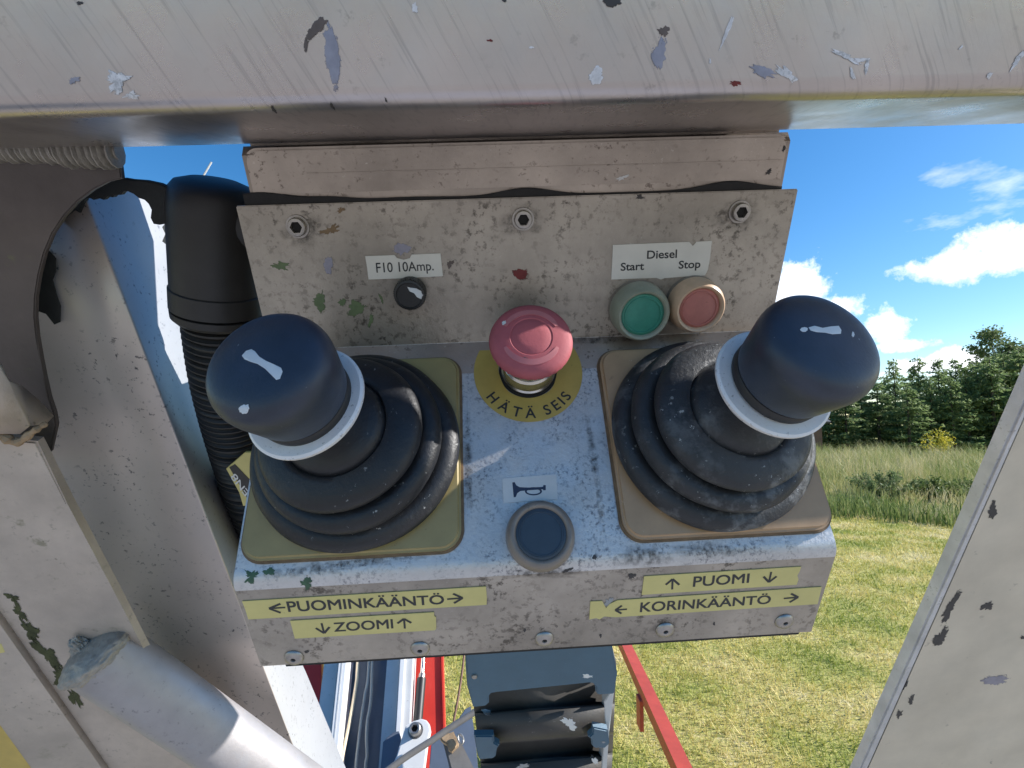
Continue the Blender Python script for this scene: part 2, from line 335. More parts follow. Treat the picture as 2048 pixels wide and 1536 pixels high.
def at(fm, u, v, h=0): return fm @ Matrix.Translation((u, v, h))

# lettering: built from the default typeface, fitted to a four-corner area
def text_mesh(body, bold=.0):
    cu = bpy.data.curves.new('t', 'FONT'); cu.body = body; cu.size = 1; cu.offset = bold; cu.resolution_u = 4
    o = bpy.data.objects.new('t', cu); COL.objects.link(o); bpy.context.view_layer.update()
    me = bpy.data.meshes.new_from_object(o.evaluated_get(bpy.context.evaluated_depsgraph_get())); bpy.data.objects.remove(o); bpy.data.curves.remove(cu)
    v = np.array([x.co[:2] for x in me.vertices]); f = [tuple(p.vertices) for p in me.polygons]; bpy.data.meshes.remove(me); return v, f
CAPH = text_mesh('H')[0][:, 1].max()
class Ink:
    def __init__(s): s.v = []; s.f = []
    def add(s, pts, faces):
        k = len(s.v); s.v += list(pts); s.f += [tuple(i+k for i in q) for q in faces]
    def text(s, body, quad, bold=.0, cap=None):
        """quad in 2D: TL, TR, BL, BR of the capitals"""
        v, f = text_mesh(body, bold); x0, x1 = v[:, 0].min(), v[:, 0].max(); tl, tr, bl, br = [np.array(q) for q in quad]; out = []
        for x, y in v:
            a = (x-x0)/(x1-x0); b = y/(cap or CAPH); out.append(tuple((bl*(1-a)+br*a)*(1-b)+(tl*(1-a)+tr*a)*b))
        w = 0 if bold else np.linalg.norm(tl-bl)*.022
        for ox, oy in (((0, 0),) if bold else ((-w, -w), (w, -w), (-w, w), (w, w))): s.add([(p[0]+ox, p[1]+oy) for p in out], f)
    def stroke(s, a, b, w):
        a = np.array(a); b = np.array(b); d = (b-a)/np.linalg.norm(b-a); n = np.array((-d[1], d[0]))*w/2
        s.add([tuple(a+n), tuple(a-n), tuple(b-n), tuple(b+n)], [(0, 1, 2, 3)])
    def arrow(s, tail, tip, h1, h2, w):
        tail, tip, h1, h2 = [np.array(q) for q in (tail, tip, h1, h2)]
        d = (tip-tail)/np.linalg.norm(tip-tail)
        s.stroke(tail, tip-d*w*.5, w*.85); s.poly_head(h1, tip, w); s.poly_head(h2, tip, w)
    def poly_head(s, a, tip, w): s.stroke(a, tip, w)
    def mesh(s, th=.00012, h=0):
        # flat ink a hair above the label, faces towards +z; strokes are stacked by microns so none coincide
        me = pdata([(x, y, h) for x, y in s.v], s.f); bm = bmesh.new(); bm.from_mesh(me)
        for f in bm.faces:
            f.normal_update()
            if f.normal.z < 0: f.normal_flip()
        r = bmesh.ops.extrude_face_region(bm, geom=bm.faces[:])
        for g in r['geom']:
            if isinstance(g, bmesh.types.BMVert): g.co.z += th
        bm.to_mesh(me); bm.free(); return me
class Ink2(Ink):
    def __init__(s): super().__init__(); s.k = 0; s.z = []
    def add(s, pts, faces):
        s.k += 1; super().add(pts, faces); s.z += [s.k*6e-6]*len(pts)
    def mesh(s, th=0, h=.00004):
        me = pdata([(p[0], p[1], h+z) for p, z in zip(s.v, s.z)], s.f); bm = bmesh.new(); bm.from_mesh(me)
        for f in bm.faces:
            f.normal_update()
            if f.normal.z < 0: f.normal_flip()
        bm.to_mesh(me); bm.free(); return me

# irregular blots of paint, dirt or wear lying on a surface (found by a ray through the photograph's pixel)
def bvh_of(objs):
    v = []; f = []
    for o in objs:
        k = len(v); v += [o.matrix_world @ p.co for p in o.data.vertices]; f += [tuple(i+k for i in p.vertices) for p in o.data.polygons]
    return BVHTree.FromPolygons(v, f)
CAMP = C @ Vector((0, 0, 0))
def chip(m):
    if 'chip_'+m in MATS: return 'chip_'+m
    c = MATS[m].copy(); c.name = 'chip_'+m; N = c.node_tree.nodes; L = c.node_tree.links; b = N['Principled BSDF']
    t = N.new('ShaderNodeTexCoord'); n = N.new('ShaderNodeTexNoise'); n.inputs['Scale'].default_value = 420; n.inputs['Detail'].default_value = 5; n.inputs['Roughness'].default_value = .7; L.new(t.outputs['Object'], n.inputs['Vector'])
    a = N.new('ShaderNodeAttribute'); a.attribute_name = 'fade'
    x = N.new('ShaderNodeMath'); x.operation = 'MULTIPLY_ADD'; L.new(n.outputs['Fac'], x.inputs[0]); x.inputs[1].default_value = 2.4; x.inputs[2].default_value = -1.45
    y = N.new('ShaderNodeMath'); y.operation = 'MULTIPLY_ADD'; L.new(a.outputs['Fac'], y.inputs[0]); y.inputs[1].default_value = 1.5; L.new(x.outputs[0], y.inputs[2])
    z = N.new('ShaderNodeMath'); z.operation = 'MULTIPLY'; z.use_clamp = True; L.new(y.outputs[0], z.inputs[0]); z.inputs[1].default_value = 5; L.new(z.outputs[0], b.inputs['Alpha'])
    MATS['chip_'+m] = c; return 'chip_'+m
def blot(name, parent, bvh, m, outline, lift=.00018):
    """outline: pixel polygon; laid on the surface as a thin raised film"""
    cxp = sum(p[0] for p in outline)/len(outline); cyp = sum(p[1] for p in outline)/len(outline)
    def cast(x, y):
        d = ((C.to_3x3() @ ray(x, y))).normalized(); l, n, i, q = bvh.ray_cast(CAMP, d)
        if l is None: return None
        if n.dot(d) > 0: n = -n
        return l, n
    rows = []; n = len(outline)
    for k, t in enumerate((1.06, .97, .65, .3) if not m.startswith('paint_') else (1.25, 1.05, .7, .3)):
        row = []
        for x, y in outline:
            c = cast(cxp+(x-cxp)*t, cyp+(y-cyp)*t)
            if c is None: return None
            row.append(c[0]+c[1]*(lift*(.05 if k == 0 else 1)))
        rows.append(row)
    c = cast(cxp, cyp)
    if c is None: return None
    v = [p for r in rows for p in r]+[c[0]+c[1]*lift]; f = []
    for k in range(3):
        for i in range(n): f.append((k*n+i, k*n+(i+1) % n, (k+1)*n+(i+1) % n, (k+1)*n+i))
    for i in range(n): f.append((3*n+i, 3*n+(i+1) % n, 4*n))
    inv = parent.matrix_world.inverted() if parent else Matrix.Identity(4)
    me = pdata([inv @ p for p in v], f)
    if m.startswith('paint_') or m in ('mark_white', 'moss', 'grey_paint'): m = chip(m)
    if m == 'grime' or m.startswith('chip_'):
        at_ = me.attributes.new('fade', 'FLOAT', 'POINT'); at_.data.foreach_set('value', [0]*n+[.12]*n+[.6]*n+[.9]*n+[1.0])
    return link(name, me, m, parent)
def ell(x, y, rx, ry, ang=0, jag=.2, n=34, seed=None):
    rr = random.Random(seed if seed is not None else int(x*7+y*13)); pts = []; a0 = R(ang); k1 = rr.uniform(0, 6); k2 = rr.uniform(0, 6)
    for i in range(n):
        t = 2*math.pi*i/n; k = 1+jag*(.55*math.sin(2*t+k1)+.5*math.sin(3*t+k2)+.4*math.sin(7*t+k1*2)+rr.uniform(-.6, .6))
        a, b = rx*k*math.cos(t), ry*k*math.sin(t); pts.append((x+a*math.cos(a0)-b*math.sin(a0), y+a*math.sin(a0)+b*math.cos(a0)))
    return pts
PS = 1  # photograph pixels

# ================================================================== SETTING: ground, lawn, meadow, trees
def ground():
    n = 60; g = np.concatenate([-np.geomspace(900, .5, n), np.geomspace(.5, 900, n)]); v = [(x, y, 0) for y in g for x in g]; k = 2*n
    f = [(j*k+i, j*k+i+1, (j+1)*k+i+1, (j+1)*k+i) for j in range(k-1) for i in range(k-1)]
    o = link('lawn', pdata(v, f), 'lawn_soil', smooth=0); o['kind'] = 'structure'; o['label'] = 'mown lawn with dry yellow patches'; o['category'] = 'lawn'
ground()
gy = link('gravel_yard', pdata([(-40, -60, .004), (40, -60, .004), (40, 1.1, .004), (-40, 1.1, .004)], [(0, 1, 2, 3)]), 'gravel', smooth=0); gy['kind'] = 'structure'; gy['label'] = 'grey gravel yard the lift stands on'; gy['category'] = 'gravel'  # made up out of view so light bounced onto the metal stays neutral
def blades(name, n, r0, r1, a0, a1, h0, h1, w0, wk, m, lean, label, cat, segs=1, power=1.0, hn=None):
    u = rng.random(n); r = (r0**power+(r1**power-r0**power)*u)**(1/power); a = R(a0)+(R(a1)-R(a0))*rng.random(n)
    x = r*np.sin(a); y = r*np.cos(a); h = h0+(h1-h0)*rng.random(n)**1.3
    if hn is not None: h = h*hn(x, y)
    w = w0+wk*r; t = rng.random(n)*2*np.pi; ln = rng.random(n)*lean*h; la = rng.random(n)*2*np.pi
    dx, dy = np.cos(t)*w/2, np.sin(t)*w/2; lx, ly = np.cos(la)*ln, np.sin(la)*ln
    z0 = np.full(n, -.004)
    if segs == 1:
        V = np.stack([np.stack([x-dx, y-dy, z0], 1), np.stack([x+dx, y+dy, z0], 1), np.stack([x+lx, y+ly, h], 1)], 1).reshape(-1, 3)
        me = bpy.data.meshes.new(name); me.vertices.add(3*n); me.vertices.foreach_set('co', V.ravel()); me.loops.add(3*n); me.loops.foreach_set('vertex_index', np.arange(3*n)); me.polygons.add(n); me.polygons.foreach_set('loop_start', np.arange(n)*3)
    else:
        mx, my = x+lx*.3, y+ly*.3
        V = np.stack([np.stack([x-dx, y-dy, z0], 1), np.stack([x+dx, y+dy, z0], 1), np.stack([mx+dx*.8, my+dy*.8, h*.6], 1), np.stack([mx-dx*.8, my-dy*.8, h*.6], 1), np.stack([x+lx, y+ly, h], 1)], 1).reshape(-1, 3)
        me = bpy.data.meshes.new(name); me.vertices.add(5*n); me.vertices.foreach_set('co', V.ravel())
        idx = (np.arange(n)[:, None]*5+np.array([0, 1, 2, 3, 3, 2, 4])[None]).ravel(); me.loops.add(7*n); me.loops.foreach_set('vertex_index', idx)
        me.polygons.add(2*n); me.polygons.foreach_set('loop_start', (np.arange(n)[:, None]*7+np.array([0, 4])[None]).ravel())
    me.update(calc_edges=True); o = link(name, me, m, smooth=0); o['kind'] = 'stuff'; o['label'] = label; o['category'] = cat; return o
blades('lawn_grass', 290000, 1.3, 15.2, -62, 65, .015, .075, .004, .0011, 'lawn_blades', 1.3, 'short mown grass, green and straw yellow', 'grass', power=1.0)
blades('meadow_grass', 135000, 14.8, 38, -62, 65, .35, 1.15, .005, .0005, 'tall_blades', .75, 'tall straw coloured meadow grass before the trees', 'grass', segs=2, power=1.5,
       hn=lambda x, y: .30+.70*np.clip((np.hypot(x, y)-15.5)/7, 0, 1)+.22*np.sin(x*1.3+np.sin(y))*np.sin(y*.9)+.15*np.sin(x*3.1)*np.sin(y*2.3+x))
blades('meadow_edge_weeds', 11000, 14.4, 17.0, -62, 65, .10, .42, .016, .0008, 'weed_leaves', .8, 'bright green weeds along the lawn edge', 'weeds', segs=2)

def leaf_cloud(n, fn, size, droop=0, seed=1, narrow=.5):
    g = np.random.default_rng(seed); P, D, S = fn(g, n)                # positions, leaf directions, scale
    a = g.normal(size=(n, 3)); side = np.cross(D, a); side /= np.linalg.norm(side, axis=1)[:, None]+1e-9
    L_ = (size*S)[:, None]; tip = P+D*L_; mid = P+D*L_*.45
    V = np.stack([P, mid+side*L_*narrow*.5, tip, mid-side*L_*narrow*.5], 1).reshape(-1, 3)
    me = bpy.data.meshes.new('leaves'); me.vertices.add(4*n); me.vertices.foreach_set('co', V.ravel()); me.loops.add(4*n); me.loops.foreach_set('vertex_index', np.arange(4*n)); me.polygons.add(n); me.polygons.foreach_set('loop_start', np.arange(n)*4)
    me.update(calc_edges=True); return me
def spruce_mesh(seed, H=1.0, width=.25, n=5600):
    g0 = np.random.default_rng(seed); nb = 150; bz = .05+.93*g0.random(nb)**.85; ba = g0.random(nb)*2*np.pi
    bl = width*(1-bz)**.75*(.65+.6*g0.random(nb))+.012
    def fn(g, n):
        w = bl**1.2; w /= w.sum(); i = g.choice(nb, n, p=w); t = g.random(n)**.75; l = bl[i]
        rr = l*t; z = bz[i]-.28*rr+.35*rr**2/np.maximum(l, .02)*.6
        P = np.stack([np.cos(ba[i])*rr, np.sin(ba[i])*rr, z], 1)+g.normal(size=(n, 3))*np.array([.008, .008, .006])
        D = np.stack([np.cos(ba[i]), np.sin(ba[i]), np.full(n, -.25)], 1)+g.normal(size=(n, 3))*.75; D[:, 2] -= .25; D /= np.linalg.norm(D, axis=1)[:, None]
        return P, D, .5+.8*g.random(n)
    me = leaf_cloud(n, fn, .032, seed=seed, narrow=.42); me.materials.append(MATS['spruce_needles'])
    v = []; f = []; k = 7                                               # trunk and limbs
    tr = tube([(0, 0, -.01), (0, 0, .5), (0, 0, 1.0)], [.016, .009, .001], 8); tr.materials.append(MATS['bark'])
    return me, tr
def birch_mesh(seed, n=5000):
    g0 = np.random.default_rng(seed); limbs = []
    for i in range(26):
        z = .3+.66*g0.random(); a = g0.random()*6.28; l = .26*(1.1-z)+.05; limbs.append((z, a, l))
    lim = np.array(limbs)
    def fn(g, n):
        i = g.integers(0, len(lim), n); t = .25+.75*g.random(n); z = lim[i, 0]+lim[i, 2]*t*.75; rr = lim[i, 2]*t
        P = np.stack([np.cos(lim[i, 1])*rr, np.sin(lim[i, 1])*rr, z], 1)+g.normal(size=(n, 3))*.022
        D = g.normal(size=(n, 3)); D[:, 2] -= .5; D /= np.linalg.norm(D, axis=1)[:, None]; return P, D, .6+.7*g.random(n)
    me = leaf_cloud(n, fn, .020, seed=seed, narrow=.75); me.materials.append(MATS['birch_leaves'])
    bm = bmesh.new(); tmp = [tube([(0, 0, -.01), (.01, 0, .4), (0, .01, .7), (0, 0, 1.0)], [.014, .010, .006, .001], 8)]
    for z, a, l in limbs: tmp.append(tube([(0, 0, z), (math.cos(a)*l*.5, math.sin(a)*l*.5, z+l*.42), (math.cos(a)*l, math.sin(a)*l, z+l*.75)], [.005, .003, .001], 5))
    for t in tmp: bm.from_mesh(t)
    tr = bpy.data.meshes.new('trunk'); bm.to_mesh(tr); bm.free(); tr.materials.append(MATS['bark_pale']); return me, tr
SPR = [spruce_mesh(s) for s in (1, 2, 3, 4, 5)]; BIR = [birch_mesh(s) for s in (11, 12)]
def tree(kind, x, y, h, sx=1.0, label=None, group=None, rot=0):
    me, tr = (SPR if kind == 'spruce' else BIR)[int(abs(x*7+y*3)) % (5 if kind == 'spruce' else 2)]
    t = thing(kind+'_tree', label, 'tree', Matrix.LocRotScale(Vector((x, y, 0)), Matrix.Rotation(rot, 3, 'Z').to_quaternion(), Vector((h*sx, h*sx, h))), group)
    link('crown', me, parent=t, smooth=0); link('trunk', tr, parent=t, smooth=30)
def tree_px(kind, px, ytop, d, sx, label, group):
    x = (px-1024)/F*d; h = CAM_H+(846-ytop)/F*d; tree(kind, x, d, h, sx, label, group, rot=px)
GS = 'spruces of the tree line beyond the meadow'; LS = 'dark green spruce in the tree line beyond the tall grass'
for px, yt, d, sx in ((1655, 790, 37, 1.7), (1690, 782, 36, 1.7), (1722, 776, 38, 1.6), (1755, 762, 36.5, 1.6), (1791, 715, 37, .88), (1815, 765, 34.5, 1.5), (1840, 708, 38, .88), (1862, 752, 35.5, 1.2), (1880, 712, 37.5, .88), (1903, 748, 35, 1.2),
                      (1915, 712, 38.5, .88), (1934, 728, 36, 1.0), (1958, 720, 37.5, 1.3), (1985, 708, 35.5, 1.4), (2012, 700, 37, 1.4), (2045, 695, 36, 1.4), (1640, 790, 42, 1.7), (1700, 770, 44, 1.7), (1770, 750, 43, 1.6), (1825, 745, 42, 1.6), (1890, 735, 43, 1.6), (1945, 725, 42, 1.5), (2000, 700, 43, 1.5), (2050, 690, 42, 1.5)):
    tree_px('spruce', px, yt, d, sx, LS, GS)
for i in range(16):
    tree_px('spruce', 2090+i*52+random.uniform(-15, 15), random.uniform(670, 730), random.uniform(35, 41), random.uniform(1.2, 1.5), LS, GS)
for i in range(24):
    tree_px('spruce', 1600-i*62+random.uniform(-15, 15), random.uniform(715, 790), random.uniform(37, 44), random.uniform(1.2, 1.5), LS, GS)
tree_px('birch', 1994, 655, 47, 1.15, 'tall loose-crowned birch rising above the spruces', None)
tree_px('birch', 2032, 690, 41, 1.5, 'grey green birch with a broad crown among the spruces', None)
def bush(name, px, d, h, w, label, cat, m='weed_leaves', n=1500, seed=3, size=.09, cl=.5):
    x = (px-1024)/F*d; g0 = np.random.default_rng(seed); ns = 26; A = g0.random(ns)*6.28; T = g0.random(ns)**.6
    def fn(g, n):
        i = g.integers(0, ns, n); t = g.random(n)**.7; P = np.stack([np.cos(A[i])*T[i]*w*t, np.sin(A[i])*T[i]*w*t, h*t*(1.05-.45*T[i])], 1)+g.normal(size=(n, 3))*.05*h
        P[:, 2] = np.abs(P[:, 2]); D = g.normal(size=(n, 3)); D[:, 2] += .2; D /= np.linalg.norm(D, axis=1)[:, None]; return P, D, .5+.8*g.random(n)
    t = thing(name, label, cat, Matrix.Translation((x, d, 0))); me = leaf_cloud(n, fn, size, seed=seed, narrow=.5); link('foliage', me, m, t, smooth=0)
    bm = bmesh.new()
    for i in range(0, ns, 2):
        q = tube([(0, 0, -.01), (math.cos(A[i])*T[i]*w*.45, math.sin(A[i])*T[i]*w*.45, h*.4), (math.cos(A[i])*T[i]*w*.9, math.sin(A[i])*T[i]*w*.9, h*.85*(1.05-.45*T[i]))], [.012, .008, .003], 5); bm.from_mesh(q)
    me2 = bpy.data.meshes.new('stems'); bm.to_mesh(me2); bm.free(); link('stem', me2, 'bark', t)
    return t
bush('shrub', 1765, 15.2, .80, 1.15, 'dark leafy shrub at the lawn edge before the tall grass', 'shrub', 'birch_leaves', 3600, 3)
bush('shrub', 1862, 15.0, .62, 1.0, 'lighter green bushy weed clump beside the dark shrub', 'shrub', 'weed_leaves', 2600, 5)
bush('shrub', 1950, 15.4, .6, .9, 'small green shrub at the lawn edge furthest along from the dark shrub', 'shrub', 'weed_leaves', 1600, 8)
g = bush('goldenrod', 1870, 31, 1.9, .9, 'yellow flowering goldenrod clump at the foot of the spruces', 'plant', 'yellow_flower', 1500, 9, .12)
# a low shed whose eaves show beside the joystick
sh = thing('shed', 'low shed with grey roof under the spruces', 'shed', Matrix.Translation(((1588-1024)/F*33, 33, 0)))
link('wall', prism([(-1.3, -1), (1.1, -1), (1.1, 1), (-1.3, 1)], 2.35), 'shed_wall', sh, smooth=0)
rf = bmesh.new()
vs = [rf.verts.new(p) for p in ((-1.6, -1.4, 2.3), (1.45, -1.4, 2.3), (1.45, 0, 2.95), (-1.6, 0, 2.95), (-1.6, 1.4, 2.3), (1.45, 1.4, 2.3))]
rf.faces.new(vs[:4]); rf.faces.new((vs[3], vs[2], vs[5], vs[4])); rme = bm2me(rf); ro = link('roof', rme, 'shed_roof', sh, smooth=0)
md = ro.modifiers.new('s', 'SOLIDIFY'); md.thickness = .12
# vapour trail far up in the sky
ct = link('vapour_trail', tube([C @ (ray(423, 324)*3000), C @ (ray(372, 410)*3000)], 5.2, 6), 'white_paint'); tag(ct, 'thin white vapour trail in the blue sky gap under the beam', 'vapour trail')

# ================================================================== red outrigger arm over the lawn
ob = thing('outrigger_arm', 'faded orange-red steel arm running out over the lawn', 'steel arm', Matrix.Translation((.795, 3.0, 0)))
link('bar', tube([(-.03, -1.6, .60), (.047, 2.3, .60)], .050, 4), 'orange_red', ob, smooth=0)
link('hinge_plate', prism([(-.010, -.03), (.012, -.03), (.012, .06), (-.010, .06)], .17, .002), 'orange_red', ob, Matrix.Translation((-.035, .22, .40)), smooth=0)
link('stand', prism([(-.035, -.03), (.035, -.03), (.035, .05), (-.035, .05)], .57), 'orange_red', ob, Matrix.Translation((.03, 2.2, 0)), smooth=0)
link('foot_plate', prism(rrect(-.12, .12, -.12, .12, .02), .015, .003), 'orange_red', ob, Matrix.Translation((.03, 2.2, 0)))

# ================================================================== BASKET: beam, plates, posts, tube
ZB, YF = .1180, -.068
beam = thing('top_beam', 'worn grey aluminium box beam spanning above the control panel', 'beam', B)
PF, PB = Vector((YF, ZB)), Vector((.008, .1066)); bd = (PB-PF).normalized(); bu = Vector((-bd.y, bd.x)); BL, BHT = (PB-PF).length, .105
prof = []
for (p_, q_, rr, a) in ((BL, 0, .004, 270), (BL, BHT, .006, 0), (0, BHT, .007, 90), (0, 0, .007, 180)):
    cc = Vector((p_-rr if p_ > 0 else rr, q_-rr if q_ > 0 else rr))
    for i in range(7):
        w_ = cc+Vector((math.cos(R(a+15*i)), math.sin(R(a+15*i))))*rr; w_ = PF+bd*w_.x+bu*w_.y; prof.append((w_.x, w_.y))
def extrude_x(prof, x0, x1, nx=1):
    v = []; f = []; n = len(prof)
    for k in range(nx+1):
        x = x0+(x1-x0)*k/nx; v += [(x, p[0], p[1]) for p in prof]
    for k in range(nx):
        for i in range(n): f.append((k*n+i, k*n+(i+1) % n, (k+1)*n+(i+1) % n, (k+1)*n+i))
    f.append(tuple(range(n))); f.append(tuple(nx*n+i for i in range(n))); me = pdata(v, f); bm = bmesh.new(); bm.from_mesh(me); return bm2me(bm)
beam_o = link('tube', extrude_x(prof, -.75, .75), 'alu_beam', beam, smooth=25)

def pxplate(name, pts, y, th, m, parent, bev=.0006, mback=None):
    """plate in the basket plane y, outline from pixels, thickness th going away from the viewer"""
    fm = plane(y); poly = [uv(fm, *p) for p in pts]; me = prism(poly, th, bev, -th); return link(name, me, m, parent, fm)
# plate with the round cut-out
arc = [(243, 357), (215, 364), (185, 380), (155, 403), (128, 432), (105, 467), (88, 507), (77, 550), (70, 595), (69, 635), (73, 675), (80, 715), (88, 755), (97, 795), (108, 828)]
hp = thing('corner_plate', 'brown-grey plate with a round cut-out welded under the beam', 'plate', B)
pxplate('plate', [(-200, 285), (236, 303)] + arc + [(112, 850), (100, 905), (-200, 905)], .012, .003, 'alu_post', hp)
wb = []                                                                # rippled weld bead where plate meets beam
for i in range(120):
    t = i/119; q = hitB(-20+258*t, 296+8*t, (0, .006, 0), Vector((0, 1, 0))); wb.append(q)
rad = [(.0072+.0011*math.sin(i*1.05)+.0006*math.sin(i*.37))*(1 if 2 < i < 117 else .55)*(1 if i > 62 else .82) for i in range(120)]
link('weld_bead', tube(wb, rad, 12), 'weld', hp)
# side post: a viewer-facing face folded to a face turned to the right
sp = thing('side_post', 'folded pale aluminium post reaching down behind the control panel', 'post', B)
Y1, Y2 = .032, .075
fold = [(168, 388), (240, 577), (310, 760), (420, 1050), (530, 1340), (640, 1625), (760, 1950)]
edge = [(352, 372), (372, 590), (412, 820), (492, 1080), (612, 1345), (735, 1640), (870, 1960)]
left = [(40, 388), (40, 577), (60, 760), (60, 1050), (60, 1340), (60, 1625), (60, 1950)]
v = []; f = []
N_ = Vector((0, 1, 0))
_f0, _f6, _e3 = hitB(*fold[0], (0, Y1, 0), N_), hitB(*fold[6], (0, Y1, 0), N_), hitB(*edge[3], (0, Y2, 0), N_); S2N = (_f6-_f0).cross(_e3-_f0).normalized()   # both faces are dead flat
for i in range(7):
    a = hitB(*left[i], (0, Y1, 0), N_); b_ = _f0+(_f6-_f0)*((fold[i][1]-388)/1562); c_ = hitB(*edge[i], _f0, S2N)
    b1 = b_+(a-b_).normalized()*.0018; b2 = b_+(c_-b_).normalized()*.0018; bm_ = (b1+b2+b_*1.2)/3.2
    v += [a, b1, bm_, b2, c_]
f = [(i*5+k, i*5+k+1, (i+1)*5+k+1, (i+1)*5+k) for i in range(6) for k in range(4)]
me = pdata(v, f); bm = bmesh.new(); bm.from_mesh(me); me = bm2me(bm); so = link('sheet', me, 'alu_side', sp, smooth=18)
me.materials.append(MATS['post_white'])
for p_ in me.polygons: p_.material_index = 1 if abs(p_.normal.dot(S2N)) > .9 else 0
md = so.modifiers.new('s', 'SOLIDIFY'); md.thickness = .003; md.offset = -1 if me.polygons[0].normal.y < 0 else 1

# lower left post with folded flange, tube welded to it
lp = thing('corner_post', 'weathered lower corner post with mossy ridge and yellow sticker', 'post', B)
YQ = -.006
pxplate('face', [(-60, 872), (72, 884), (135, 1008), (245, 1215), (340, 1400), (430, 1575), (330, 1700), (315, 1690), (200, 1527), (0, 1243), (-60, 1160)], YQ, .006, 'alu_post_low', lp, .0012)
fa = [(-60, 1160), (0, 1243), (100, 1385), (200, 1527), (315, 1690)]
v = []
for i, p_ in enumerate(fa):
    q = hitB(*p_, (0, YQ, 0), N_); v += [q+Vector((0, -.0035, -.0)), q+Vector((.0042, -.0042, .001)), q+Vector((.0048, 0, .001)), q+Vector((-.09, -.012, -.02))]
f = []
for i in range(4):
    for a_, b_ in ((3, 0), (0, 1), (1, 2)): f.append((i*4+a_, i*4+b_, (i+1)*4+b_, (i+1)*4+a_))
me = pdata(v, f); fo = link('flange', me, 'alu_post_low', lp, smooth=25); md = fo.modifiers.new('s', 'SOLIDIFY'); md.thickness = .002; md.offset = -1 if me.polygons[0].normal.y < 0 else 1
bpy.context.view_layer.update()
bvface = bvh_of([c_ for c_ in lp.children if c_.name.startswith('face')])
for e in ((62, 1262, 30, 10, 50, .5), (95, 1310, 36, 13, 52, .5), (122, 1352, 26, 12, 55, .5), (40, 1222, 20, 8, 50, .6), (150, 1395, 22, 9, 60, .5), (25, 1195, 12, 6, 20, .5)): blot('moss_patch', lp, bvface, 'moss', ell(*e), .0004)
def sticker(px, yoff, name, m, parent, bv): return blot(name, parent, bv, m, px, .0003)
bvq = bvh_of([fo])
def dens(poly, k=3):
    out = []
    for a_, b_ in zip(poly, poly[1:]+poly[:1]): out += [(a_[0]+(b_[0]-a_[0])*t/k, a_[1]+(b_[1]-a_[1])*t/k) for t in range(k)]
    return out
st = blot('sticker', lp, bvq, 'label_gold', dens([(-40, 1420), (2, 1455), (62, 1538), (70, 1560), (-40, 1570)]), .0003)
blot('sticker', lp, bvq, 'label_yellow', dens([(-30, 1288), (2, 1288), (9, 1304), (-30, 1312)]), .0003)
def ink_on(bvh, name, parent, m, strokes, w=2.4, lift=.0006):
    v = []; f = []
    for a_, b_ in strokes:
        a = np.array(a_, float); b_ = np.array(b_, float); d = (b_-a)/np.linalg.norm(b_-a); n = np.array((-d[1], d[0]))*w/2; k = len(v); ok = True
        for p_ in (a+n, a-n, b_-n, b_+n):
            dd = (C.to_3x3() @ ray(*p_)).normalized(); l, nn, i, q = bvh.ray_cast(CAMP, dd)
            if l is None: ok = False; break
            v.append(parent.matrix_world.inverted() @ (l-dd*lift))
        if ok: f.append((k, k+1, k+2, k+3))
        else: v = v[:k]
    return link(name, pdata(v, f), m, parent, smooth=0) if f else None
ink_on(bvq, 'lettering', lp, 'ink', [((0, 1489), (24, 1490)), ((14, 1522), (38, 1526)), ((16, 1514), (38, 1526)), ((16, 1514), (20, 1526)), ((-2, 1512), (8, 1514)), ((8, 1514), (8, 1526)), ((8, 1526), (0, 1528))], 2.2)
# broken tab between the two pieces
tb = thing('bent_tab', 'torn pale metal tab with a dark fold at the plate corner', 'metal tab', B)
def q3(x, y, yy): return hitB(x, y, (0, yy, 0), N_)
bm = bmesh.new(); A_ = [bm.verts.new(q3(*p_)) for p_ in ((-60, 690, -.02), (0, 735, -.018), (18, 765, -.016), (60, 852, -.012), (40, 868, -.012), (0, 868, -.014), (-60, 868, -.018))]; bm.faces.new(A_)
C_ = [bm.verts.new(q3(*p_)) for p_ in ((45, 772, .004), (78, 800, .008), (108, 832, .010), (92, 848, .006))]
bm.faces.new((A_[2], C_[0], C_[1], C_[2], C_[3], A_[3])); me = bm2me(bm); to = link('tab', me, 'alu_post_low', tb, smooth=20); md = to.modifiers.new('s', 'SOLIDIFY'); md.thickness = .0025; md.offset = 1
link('weld_lip', tube(spline([q3(-40, 872, -.015), q3(0, 872, -.013), (q3(35, 884, -.012)), q3(68, 862, -.010), q3(94, 846, -.006)], 6), [.0042*(.6+.4*math.sin(i*.9)**2)*(1-.6*i/24) for i in range(25)], 8), 'strap', tb)

tz = thing('brace_tube', 'round aluminium brace tube welded to the corner post', 'tube', B)
T0, T1 = q3(196, 1305, -.010), q3(735, 1680, -.012)
tdir = (T1-T0).normalized()
link('tube', tube([T0-tdir*.004, T0+tdir*.02, (T0+T1)/2, T1, T1+tdir*.25], .0238, 40), 'alu_tube', tz, smooth=40)
